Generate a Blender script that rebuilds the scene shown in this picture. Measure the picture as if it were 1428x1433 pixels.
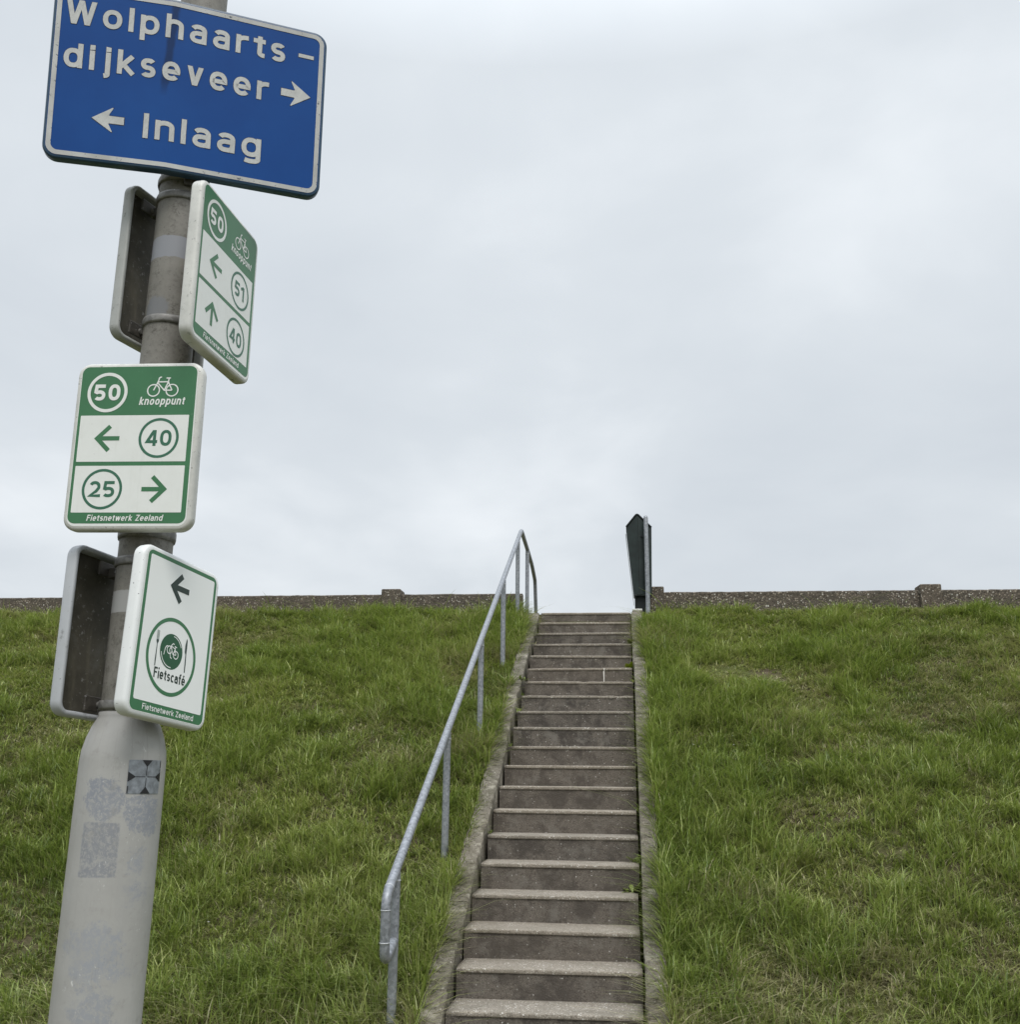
import bpy, bmesh, math, random
import numpy as np
from mathutils import Matrix, Vector
rng = np.random.default_rng(7); random.seed(7)
R = math.radians
for o in list(bpy.data.objects): bpy.data.objects.remove(o)
sc = bpy.context.scene
COL = sc.collection

# ------------------------------------------------------------------ camera
EYE = 1.739
F_PX, PITCH, ROLL = 1432.0, 0.2583, 0.0104
cd = bpy.data.cameras.new('camera'); cam = bpy.data.objects.new('camera', cd); COL.objects.link(cam)
cd.sensor_fit = 'HORIZONTAL'; cd.sensor_width = 36.0; cd.lens = 36.0 * F_PX / 1428.0
cd.clip_start = 0.05; cd.clip_end = 5000
cp, sp = math.cos(PITCH), math.sin(PITCH); cr, sr = math.cos(ROLL), math.sin(ROLL)
fw = Vector((0, cp, sp)); up = Vector((0, -sp, cp)); rt = Vector((1, 0, 0))
rt2 = rt * cr + up * sr; up2 = up * cr - rt * sr
m = Matrix((rt2, up2, -fw)).transposed().to_4x4(); m.translation = (0, 0, EYE)
cam.matrix_world = m
sc.camera = cam

# ------------------------------------------------------------------ sky and sun
SUN_EL, SUN_AZ = R(54), R(166)          # azimuth measured from +Y clockwise: behind the camera, a little to the right
w = bpy.data.worlds.new('World'); sc.world = w; w.use_nodes = True
nt = w.node_tree; nt.nodes.clear()
def wn(t, **k):
    n = nt.nodes.new(t)
    for a, b in k.items(): setattr(n, a, b)
    return n
out = wn('ShaderNodeOutputWorld')
sky = wn('ShaderNodeTexSky', sky_type='NISHITA'); sky.sun_disc = False
sky.sun_elevation = SUN_EL; sky.sun_rotation = SUN_AZ; sky.dust_density = 4.0
bg1 = wn('ShaderNodeBackground'); bg1.inputs[1].default_value = 0.09
nt.links.new(sky.outputs[0], bg1.inputs[0])
tc = wn('ShaderNodeTexCoord'); sep = wn('ShaderNodeSeparateXYZ'); nt.links.new(tc.outputs['Generated'], sep.inputs[0])
def wm(op, a, b=None, clamp=False):
    n = wn('ShaderNodeMath', operation=op); n.use_clamp = clamp
    for i, v in enumerate((a, b)):
        if v is None: continue
        if isinstance(v, (int, float)): n.inputs[i].default_value = v
        else: nt.links.new(v, n.inputs[i])
    return n.outputs[0]
den = wm('ADD', wm('ABSOLUTE', sep.outputs[2]), 0.30)
comb = wn('ShaderNodeCombineXYZ')
nt.links.new(wm('DIVIDE', sep.outputs[0], den), comb.inputs[0]); nt.links.new(wm('DIVIDE', sep.outputs[1], den), comb.inputs[1])
def wnoise(scale, detail, off, rough=0.5, dist=0.0):
    mp = wn('ShaderNodeMapping'); mp.inputs['Location'].default_value = off; nt.links.new(comb.outputs[0], mp.inputs[0])
    n = wn('ShaderNodeTexNoise'); n.inputs['Scale'].default_value = scale; n.inputs['Detail'].default_value = detail
    n.inputs['Roughness'].default_value = rough; n.inputs['Distortion'].default_value = dist
    nt.links.new(mp.outputs[0], n.inputs['Vector']); return n.outputs['Fac']
cl = wm('ADD', wm('MULTIPLY', wnoise(1.1, 4, (3.1, 1.2, 0.4), 0.5, 0.3), 0.74), wm('MULTIPLY', wnoise(3.2, 6, (8.3, 4.1, 2.0), 0.55, 0.3), 0.26))
ramp = wn('ShaderNodeValToRGB'); nt.links.new(cl, ramp.inputs[0])
e = ramp.color_ramp.elements
e[0].position = 0.35; e[0].color = (0.530, 0.572, 0.615, 1)
e[1].position = 0.64; e[1].color = (0.73, 0.765, 0.795, 1)
k = ramp.color_ramp.elements.new(0.5); k.color = (0.600, 0.640, 0.677, 1)
# the overcast layer is a little brighter in the band over the horizon and thins towards the zenith
hz = wm('MULTIPLY', wm('POWER', wm('SUBTRACT', 1.0, wm('ABSOLUTE', sep.outputs[2]), True), 16.0), 0.10)
zen = wm('MULTIPLY', wm('MULTIPLY', wm('SUBTRACT', sep.outputs[2], 0.62, True), 2.6, True), 2.0)
bg2 = wn('ShaderNodeBackground'); nt.links.new(ramp.outputs[0], bg2.inputs[0])
nt.links.new(wm('ADD', wm('ADD', wm('ADD', 0.965, wm('MULTIPLY', sep.outputs[2], 0.20)), hz), zen), bg2.inputs[1])
mx = wn('ShaderNodeMixShader'); mx.inputs[0].default_value = 0.93
nt.links.new(bg1.outputs[0], mx.inputs[1]); nt.links.new(bg2.outputs[0], mx.inputs[2]); nt.links.new(mx.outputs[0], out.inputs[0])

sl = bpy.data.lights.new('sun', 'SUN'); sun = bpy.data.objects.new('sun', sl); COL.objects.link(sun)
sl.energy = 1.5; sl.angle = R(25); sl.color = (1.0, 0.965, 0.91)
sd = Vector((math.sin(SUN_AZ) * math.cos(SUN_EL), math.cos(SUN_AZ) * math.cos(SUN_EL), math.sin(SUN_EL)))
sun.rotation_euler = sd.to_track_quat('Z', 'Y').to_euler(); sun.location = (0, -5, 20)
sc.view_settings.view_transform = 'Standard'; sc.view_settings.look = 'None'
sc.view_settings.exposure = 0.27; sc.view_settings.gamma = 1.0; sc.view_settings.use_curve_mapping = False

# ------------------------------------------------------------------ frame of the dike: u climbs the steps, v runs along the dike to the right
YAW, YAWV = 0.1149, 0.1065      # the flight is very slightly skew to the dike
DU = np.array([math.sin(YAW), math.cos(YAW), 0.0]); DV = np.array([math.cos(YAWV), -math.sin(YAWV), 0.0])
RISE, RUN = 0.17094, 0.33286
SL = RISE / RUN
O = np.array([-0.3322, 6.1959, 3 * RISE])           # front edge of the third step, left end
def W(u, v, z): return O + DU * u + DV * v + np.array([0, 0, z])   # z measured from the third step
ZG = -O[2]                                          # flat ground at the foot
U_TOE, U_TOP = ZG / SL, 6.36
Z_TOP = SL * 6.325

# ------------------------------------------------------------------ helpers
def link(name, me, mat=None, parent=None, smooth=False):
    o = bpy.data.objects.new(name, me); COL.objects.link(o)
    if mat is not None:
        for mm in (mat if isinstance(mat, (list, tuple)) else [mat]): me.materials.append(mm)
    if smooth:
        me.polygons.foreach_set('use_smooth', [True] * len(me.polygons))
    if parent is not None: o.parent = parent
    return o
def tag(o, label=None, cat=None, group=None, kind=None):
    for a, b in (('label', label), ('category', cat), ('group', group), ('kind', kind)):
        if b: o[a] = b
    return o
def empty(name, loc=(0, 0, 0), mat=None):
    o = bpy.data.objects.new(name, None); COL.objects.link(o); o.empty_display_size = 0.1
    if mat is not None: o.matrix_world = mat
    else: o.location = loc
    return o
class MB:
    def __init__(s): s.v = []; s.f = []; s.mi = []; s.sm = []
    def add(s, vs, fs, mi=0, sm=False):
        b = len(s.v); s.v += [tuple(map(float, p)) for p in vs]
        for f in fs: s.f.append([i + b for i in f]); s.mi.append(mi); s.sm.append(sm)
    def box(s, x0, x1, y0, y1, z0, z1, mi=0):
        s.add([(x0,y0,z0),(x1,y0,z0),(x1,y1,z0),(x0,y1,z0),(x0,y0,z1),(x1,y0,z1),(x1,y1,z1),(x0,y1,z1)],
              [(0,3,2,1),(4,5,6,7),(0,1,5,4),(1,2,6,5),(2,3,7,6),(3,0,4,7)], mi)
    def tube(s, pts, r, n=14, cap=True, mi=0):
        pts = [Vector(p) for p in pts]; rs = r if isinstance(r, (list, tuple)) else [r] * len(pts)
        rings = []; t0 = (pts[1] - pts[0]).normalized()
        a = t0.orthogonal().normalized()
        for i, p in enumerate(pts):
            if i == 0: t = t0
            elif i == len(pts) - 1: t = (pts[-1] - pts[-2]).normalized()
            else: t = ((pts[i+1] - p).normalized() + (p - pts[i-1]).normalized()).normalized()
            a = (a - t * a.dot(t)).normalized(); b = t.cross(a)
            rings.append([p + (a * math.cos(2*math.pi*j/n) + b * math.sin(2*math.pi*j/n)) * rs[i] for j in range(n)])
        vs = [q for rg in rings for q in rg]; fs = []
        for i in range(len(pts) - 1):
            for j in range(n):
                k = (j + 1) % n; fs.append((i*n+j, i*n+k, (i+1)*n+k, (i+1)*n+j))
        s.add(vs, fs, mi, True)
        if cap:
            s.add(rings[0], [tuple(range(n))[::-1]], mi); s.add(rings[-1], [tuple(range(n))], mi)
    def build(s, name, mat=None, parent=None, bevel=0, xf=None, seg=2):
        me = bpy.data.meshes.new(name)
        vs = s.v if xf is None else [tuple(xf(p)) for p in s.v]
        me.from_pydata(vs, [], s.f); me.polygons.foreach_set('material_index', s.mi); me.polygons.foreach_set('use_smooth', s.sm); me.update()
        if bevel:
            bm = bmesh.new(); bm.from_mesh(me)
            bmesh.ops.remove_doubles(bm, verts=bm.verts, dist=1e-5)
            es = [x for x in bm.edges if len(x.link_faces) == 2 and x.calc_face_angle(0) > 0.6]
            bmesh.ops.bevel(bm, geom=es, offset=bevel, segments=seg, profile=0.5, affect='EDGES', clamp_overlap=True)
            bm.to_mesh(me); bm.free()
        return link(name, me, mat, parent)

# ------------------------------------------------------------------ materials
def new_mat(name):
    mt = bpy.data.materials.new(name); mt.use_nodes = True
    n = mt.node_tree; b = n.nodes['Principled BSDF']; return mt, n, b
class NT:
    def __init__(s, n): s.n = n
    def node(s, t, **k):
        x = s.n.nodes.new(t)
        for a, b in k.items(): setattr(x, a, b)
        return x
    def set(s, inp, v):
        if hasattr(v, 'is_linked') or hasattr(v, 'links'): s.n.links.new(v, inp)
        else: inp.default_value = v
    def math(s, op, a, b=0.0, c=None, clamp=False):
        x = s.node('ShaderNodeMath', operation=op); x.use_clamp = clamp
        s.set(x.inputs[0], a); s.set(x.inputs[1], b)
        if c is not None: s.set(x.inputs[2], c)
        return x.outputs[0]
    def coord(s, kind='Object'): return s.node('ShaderNodeTexCoord').outputs[kind]
    def pos(s): return s.node('ShaderNodeNewGeometry').outputs['Position']
    def map(s, vec, scale=(1,1,1), loc=(0,0,0)):
        x = s.node('ShaderNodeMapping'); s.set(x.inputs[0], vec); x.inputs['Scale'].default_value = scale; x.inputs['Location'].default_value = loc
        return x.outputs[0]
    def noise(s, vec, scale, detail=4, rough=0.55, dist=0.0):
        x = s.node('ShaderNodeTexNoise'); s.set(x.inputs['Vector'], vec); x.inputs['Scale'].default_value = scale
        x.inputs['Detail'].default_value = detail; x.inputs['Roughness'].default_value = rough; x.inputs['Distortion'].default_value = dist
        return x.outputs['Fac']
    def vor(s, vec, scale, feature='F1', out='Distance', rnd=1.0):
        x = s.node('ShaderNodeTexVoronoi', feature=feature); s.set(x.inputs['Vector'], vec); x.inputs['Scale'].default_value = scale; x.inputs['Randomness'].default_value = rnd
        return x.outputs[out]
    def ramp(s, fac, stops, interp='LINEAR'):
        x = s.node('ShaderNodeValToRGB'); s.set(x.inputs[0], fac); cr_ = x.color_ramp; cr_.interpolation = interp
        while len(cr_.elements) > 1: cr_.elements.remove(cr_.elements[-1])
        cr_.elements[0].position = stops[0][0]; cr_.elements[0].color = col(stops[0][1])
        for p, c in stops[1:]:
            q = cr_.elements.new(p); q.color = col(c)
        return x.outputs[0]
    def mix(s, f, a, b, mode='MIX'):
        x = s.node('ShaderNodeMix', data_type='RGBA', blend_type=mode); s.set(x.inputs[0], f)
        s.set(x.inputs[6], col(a) if isinstance(a, tuple) else a); s.set(x.inputs[7], col(b) if isinstance(b, tuple) else b)
        return x.outputs[2]
    def step(s, v, lo, hi):
        x = s.node('ShaderNodeMapRange'); x.clamp = True; s.set(x.inputs[0], v); x.inputs[1].default_value = lo; x.inputs[2].default_value = hi
        return x.outputs[0]
    def bump(s, h, strength, dist, bsdf):
        x = s.node('ShaderNodeBump'); x.inputs['Strength'].default_value = strength; x.inputs['Distance'].default_value = dist
        s.set(x.inputs['Height'], h); s.n.links.new(x.outputs[0], bsdf.inputs['Normal'])
def col(c):
    if isinstance(c, (int, float)): return (c, c, c, 1.0)
    return tuple(c) if len(c) == 4 else (*c, 1.0)

def mat_simple(name, c, rough=0.5, metal=0.0, var=0.12, scale=18.0, spec=0.5):
    mt, n, b = new_mat(name); t = NT(n); p = t.pos()
    f = t.noise(p, scale, 5, 0.6)
    dark = tuple(x * (1 - var) for x in c); lite = tuple(min(1, x * (1 + var)) for x in c)
    n.links.new(t.ramp(f, [(0.3, dark), (0.7, lite)]), b.inputs['Base Color'])
    n.links.new(t.step(t.noise(p, scale * 2.3, 4), -0.6, 1.6), b.inputs['Roughness']) if rough is None else None
    if rough is not None: b.inputs['Roughness'].default_value = rough
    b.inputs['Metallic'].default_value = metal; b.inputs['Specular IOR Level'].default_value = spec
    return mt

def mat_sign_white(name='sign_white', base=(0.77, 0.79, 0.77), dirt=0.5):
    mt, n, b = new_mat(name); t = NT(n); p = t.coord()
    f = t.noise(p, 14, 6, 0.65)
    st = t.noise(t.map(p, (60, 6, 60)), 1.0, 4, 0.6)
    sp_ = t.step(t.noise(p, 130, 3, 0.6), 0.69, 0.76)
    c = t.mix(t.math('MULTIPLY', t.step(f, 0.45, 0.8), 0.35 * dirt), base, (0.50, 0.51, 0.46))
    c = t.mix(t.math('MULTIPLY', t.step(st, 0.55, 0.8), 0.3 * dirt), c, (0.42, 0.42, 0.38))
    c = t.mix(t.math('MULTIPLY', sp_, 0.7 * dirt), c, (0.16, 0.15, 0.13))
    n.links.new(c, b.inputs['Base Color']); b.inputs['Roughness'].default_value = 0.38
    t.bump(f, 0.06, 0.01, b)
    return mt
def mat_paint(name, c, dirt=0.4, rough=0.4):
    mt, n, b = new_mat(name); t = NT(n); p = t.coord()
    f = t.noise(p, 11, 6, 0.65)
    cc = t.mix(t.step(f, 0.3, 0.75), tuple(x * 0.92 for x in c), tuple(min(1, x * 1.08 + 0.004) for x in c))
    cc = t.mix(t.math('MULTIPLY', t.step(t.noise(p, 90, 3), 0.68, 0.76), 0.35 * dirt), cc, (0.45, 0.47, 0.42))
    n.links.new(cc, b.inputs['Base Color']); b.inputs['Roughness'].default_value = rough
    return mt
def mat_rim(name, base, grime):
    mt, n, b = new_mat(name); t = NT(n); p = t.coord()
    f = t.noise(p, 9, 6, 0.7); g = t.noise(p, 46, 5, 0.75)
    c = t.mix(t.math('MULTIPLY', t.step(f, 0.35, 0.75), grime), base, (0.30, 0.31, 0.29))
    c = t.mix(t.math('MULTIPLY', t.step(g, 0.60, 0.70), min(1.0, grime * 1.3)), c, (0.10, 0.10, 0.09))
    c = t.mix(t.math('MULTIPLY', t.step(t.noise(p, 140, 2), 0.70, 0.74), 0.8), c, (0.03, 0.03, 0.03))
    n.links.new(c, b.inputs['Base Color']); b.inputs['Roughness'].default_value = 0.42; t.bump(g, 0.1, 0.004, b)
    return mt
def mat_back(name):
    mt, n, b = new_mat(name); t = NT(n); p = t.coord()
    f = t.noise(p, 8, 6, 0.7); s_ = t.noise(t.map(p, (35, 5, 20)), 1.0, 5, 0.6); fl = t.noise(p, 80, 5, 0.75)
    c = t.ramp(f, [(0.3, (0.035, 0.031, 0.022)), (0.55, (0.075, 0.068, 0.050)), (0.75, (0.14, 0.135, 0.12))])
    c = t.mix(t.math('MULTIPLY', t.step(s_, 0.55, 0.75), 0.5), c, (0.15, 0.135, 0.095))
    c = t.mix(t.math('MULTIPLY', t.step(fl, 0.60, 0.68), 0.6), c, (0.32, 0.32, 0.31))
    n.links.new(c, b.inputs['Base Color']); b.inputs['Roughness'].default_value = 0.75; t.bump(fl, 0.2, 0.003, b)
    return mt
def mat_galv(name, base=(0.27, 0.285, 0.31), scale=30, metal=0.45):
    mt, n, b = new_mat(name); t = NT(n); p = t.pos()
    f = t.noise(p, scale, 6, 0.7); v = t.vor(p, scale * 2.2, out='Color'); g = t.noise(p, 4, 4, 0.6)
    sx = t.node('ShaderNodeSeparateColor'); n.links.new(v, sx.inputs[0])
    c = t.ramp(t.math('ADD', t.math('MULTIPLY', f, 0.7), t.math('MULTIPLY', sx.outputs[0], 0.3)), [(0.30, tuple(x * 0.68 for x in base)), (0.52, base), (0.75, tuple(x * 1.35 for x in base))])
    c = t.mix(t.math('MULTIPLY', t.step(t.noise(p, 75, 3), 0.66, 0.72), 0.7), c, (0.52, 0.53, 0.55))
    c = t.mix(t.math('MULTIPLY', t.step(g, 0.5, 0.8), 0.45), c, (0.20, 0.21, 0.21))
    n.links.new(c, b.inputs['Base Color']); b.inputs['Metallic'].default_value = metal
    n.links.new(t.math('ADD', t.math('MULTIPLY', f, 0.35), 0.33), b.inputs['Roughness']); t.bump(f, 0.15, 0.004, b)
    return mt
def mat_aggregate(name, base, pebbles, scale, amount, stain=None, bump=0.5, dirt=None):
    """concrete with exposed pebbles: cells coloured one by one, a fine grain, large weather stains"""
    mt, n, b = new_mat(name); t = NT(n); p = t.pos()
    wob = t.node('ShaderNodeVectorMath', operation='ADD'); n.links.new(p, wob.inputs[0])
    nz = t.node('ShaderNodeTexNoise'); n.links.new(p, nz.inputs['Vector']); nz.inputs['Scale'].default_value = scale * 0.7
    vs_ = t.node('ShaderNodeVectorMath', operation='SCALE'); n.links.new(nz.outputs['Color'], vs_.inputs[0]); vs_.inputs['Scale'].default_value = 0.5 / scale
    n.links.new(vs_.outputs[0], wob.inputs[1]); q = wob.outputs[0]
    vx = t.node('ShaderNodeTexVoronoi', feature='F1'); n.links.new(q, vx.inputs['Vector']); vx.inputs['Scale'].default_value = scale
    sx = t.node('ShaderNodeSeparateColor'); n.links.new(vx.outputs['Color'], sx.inputs[0])
    pc = t.ramp(sx.outputs[0], pebbles, 'CONSTANT')
    inside = t.math('MULTIPLY', t.step(vx.outputs['Distance'], 0.52, 0.38), t.step(sx.outputs[1], 1.0 - amount, 1.0 - amount + 0.02))
    grain = t.noise(p, 150, 4, 0.75); mid = t.noise(p, 14, 6, 0.65)
    bc = t.mix(t.step(grain, 0.36, 0.64), tuple(x * 0.60 for x in base), tuple(x * 1.40 for x in base))
    bc = t.mix(t.math('MULTIPLY', t.step(mid, 0.4, 0.75), 0.5), bc, tuple(x * 0.55 for x in base))
    c = t.mix(inside, bc, pc)
    if stain is not None:
        s1 = t.noise(p, 5.2, 7, 0.72, 0.5)
        c = t.mix(t.math('MULTIPLY', t.step(s1, 0.46, 0.60), stain[1]), c, stain[0])
    if dirt is not None:
        s2 = t.noise(t.map(p, (1, 1, 1), (7, 3, 1)), 6.0, 7, 0.75)
        c = t.mix(t.math('MULTIPLY', t.step(s2, 0.53, 0.63), dirt[1]), c, dirt[0])
    ob = t.node('ShaderNodeObjectInfo'); rv = t.step(ob.outputs['Random'], 0.0, 1.0)
    c = t.mix(t.math('MULTIPLY', rv, 0.22), c, tuple(x * 0.45 for x in base)); c = t.mix(t.math('MULTIPLY', t.math('FRACT', t.math('MULTIPLY', rv, 7.31)), 0.18), c, (base[0] * 1.30, base[1] * 1.18, base[2] * 1.05))
    n.links.new(c, b.inputs['Base Color']); b.inputs['Roughness'].default_value = 0.88; b.inputs['Specular IOR Level'].default_value = 0.25
    h = t.math('ADD', t.math('MULTIPLY', inside, 0.8), t.math('MULTIPLY', grain, 0.5))
    t.bump(h, bump, 0.006, b)
    return mt

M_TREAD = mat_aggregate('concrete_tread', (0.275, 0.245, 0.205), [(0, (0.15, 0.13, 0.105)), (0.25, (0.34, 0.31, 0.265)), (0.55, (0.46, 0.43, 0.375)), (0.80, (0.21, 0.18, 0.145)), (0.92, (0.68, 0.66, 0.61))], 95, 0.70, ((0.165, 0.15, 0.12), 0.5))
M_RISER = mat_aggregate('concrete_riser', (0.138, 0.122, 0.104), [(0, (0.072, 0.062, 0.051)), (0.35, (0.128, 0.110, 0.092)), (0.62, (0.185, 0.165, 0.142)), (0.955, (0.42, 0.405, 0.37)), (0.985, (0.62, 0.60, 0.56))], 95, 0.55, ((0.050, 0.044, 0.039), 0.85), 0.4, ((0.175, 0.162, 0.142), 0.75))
M_STRING = mat_aggregate('concrete_stringer', (0.185, 0.168, 0.138), [(0, (0.115, 0.10, 0.08)), (0.4, (0.175, 0.15, 0.118)), (0.75, (0.27, 0.245, 0.20)), (0.95, (0.46, 0.43, 0.375))], 60, 0.42, ((0.085, 0.08, 0.055), 0.75), 0.7, ((0.40, 0.375, 0.31), 0.7))
M_WALL = mat_aggregate('pebble_dash_wall', (0.115, 0.097, 0.079), [(0, (0.055, 0.044, 0.034)), (0.24, (0.20, 0.165, 0.13)), (0.50, (0.33, 0.285, 0.23)), (0.66, (0.085, 0.075, 0.065)), (0.85, (0.42, 0.385, 0.335)), (0.965, (0.62, 0.60, 0.55))], 50, 0.92, ((0.06, 0.056, 0.044), 0.45), 0.9)
M_GALV = mat_galv('galvanised_steel')
M_CLAMP = mat_galv('weathered_clamp_steel', (0.20, 0.195, 0.185), 40, 0.3)
M_BRACK = mat_galv('dirty_bracket_steel', (0.075, 0.068, 0.058), 40, 0.2)
M_WHITE = mat_sign_white()
M_GREEN = mat_paint('sign_green', (0.040, 0.165, 0.070))
M_DKGREEN = mat_paint('sign_dark_green', (0.012, 0.085, 0.035), 0.1)
M_BLACKGREEN = mat_paint('sign_black_green', (0.012, 0.03, 0.022), 0.0)
M_SIGNRIM = mat_rim('white_sign_rim', (0.68, 0.68, 0.65), 0.6)
M_RIMCLEAN = mat_rim('clean_white_rim', (0.76, 0.78, 0.78), 0.10)
M_RIMGREY = mat_rim('grey_sign_rim', (0.42, 0.43, 0.42), 0.85)
M_RIMBACK = mat_rim('light_grey_rim', (0.44, 0.46, 0.49), 0.45)
M_BACK = mat_back('grimy_sign_back')

# ------------------------------------------------------------------ terrain
def vnoise(x, y, seed, freq):
    r = np.random.default_rng(seed); G = r.random((128, 128))
    x = np.asarray(x) * freq + 37.3; y = np.asarray(y) * freq + 61.7
    xi = np.floor(x).astype(int); yi = np.floor(y).astype(int); fx = x - xi; fy = y - yi
    fx = fx * fx * (3 - 2 * fx); fy = fy * fy * (3 - 2 * fy)
    a = G[xi % 128, yi % 128]; b = G[(xi + 1) % 128, yi % 128]; c = G[xi % 128, (yi + 1) % 128]; d = G[(xi + 1) % 128, (yi + 1) % 128]
    return (a * (1 - fx) + b * fx) * (1 - fy) + (c * (1 - fx) + d * fx) * fy
def fbm(x, y, seed, freq, oc=3):
    s = 0; a = 1; t = 0
    for i in range(oc): s = s + a * vnoise(x, y, seed + i, freq * 2 ** i); t += a; a *= 0.5
    return s / t
def hgt(u, v):
    u = np.asarray(u, float); v = np.asarray(v, float)
    z = SL * np.minimum(u, U_TOP) - 0.035
    z = np.where(u < U_TOE, ZG, np.maximum(z, ZG))
    z = np.where(u > 9.2, np.maximum(SL * U_TOP - 0.035 - (u - 9.2) * 0.4, ZG - 1.0), z)
    near = np.clip((np.maximum(-0.165 - v, v - 1.262)) / 0.5, 0, 1)
    fade = np.clip((U_TOP + 0.2 - u) / 0.8, 0, 1) * np.clip((u + 2.2) / 0.8, 0, 1) * np.clip((30 - np.abs(v)) / 10, 0, 1)
    return z + (fbm(u, v, 11, 0.7, 3) - 0.5) * 0.22 * near * fade
us = np.array(sorted(set(np.round(np.concatenate([[-400, -100, -40, -15, -6, -3], np.arange(-2, 6.9, 0.12), [6.36, 7.5, 9.2, 11, 14, 18.3, 30, 100, 600, 2000]]), 4))))
vs = np.array(sorted(set(np.round(np.concatenate([[-1500, -400, -100, -40, -20], np.arange(-14, -0.2, 0.15), [-0.101, -0.10, 0.5, 1.19, 1.191], np.arange(1.3, 14, 0.15), [20, 40, 100, 400, 1500]]), 4))))
UU, VV = np.meshgrid(us, vs, indexing='ij'); ZZ = hgt(UU, VV)
tr = (VV > -0.1005) & (VV < 1.1905) & (UU > U_TOE - 0.15) & (UU < 6.3)
ZZ = np.where(tr, ZZ - 0.26, ZZ)
P = O + UU[..., None] * DU + VV[..., None] * DV; P[..., 2] = O[2] + ZZ
nu, nv = UU.shape
idx = np.arange(nu * nv).reshape(nu, nv)
fc = np.stack([idx[:-1, :-1], idx[:-1, 1:], idx[1:, 1:], idx[1:, :-1]], -1).reshape(-1, 4)[:, ::-1]
me = bpy.data.meshes.new('ground'); me.from_pydata(P.reshape(-1, 3).tolist(), [], fc.tolist()); me.update()
mt, n, b = new_mat('turf_soil'); t = NT(n); p = t.pos()
f1 = t.noise(p, 2.2, 6, 0.65); f2 = t.noise(p, 38, 5, 0.7)
f3 = t.noise(p, 130, 4, 0.75)
c = t.ramp(f2, [(0.3, (0.050, 0.038, 0.026)), (0.5, (0.095, 0.075, 0.050)), (0.7, (0.17, 0.135, 0.095))])
c = t.mix(t.math('MULTIPLY', t.step(f3, 0.42, 0.62), 0.6), c, (0.055, 0.044, 0.03)); c = t.mix(t.step(f1, 0.35, 0.6), c, (0.085, 0.095, 0.032)); n.links.new(c, b.inputs['Base Color']); b.inputs['Roughness'].default_value = 0.95; b.inputs['Specular IOR Level'].default_value = 0.1
t.bump(f2, 0.6, 0.02, b)
tag(link('ground', me, mt, smooth=True), 'grassy sea dike slope rising from flat ground to a level crest', 'ground', kind='structure')

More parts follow.
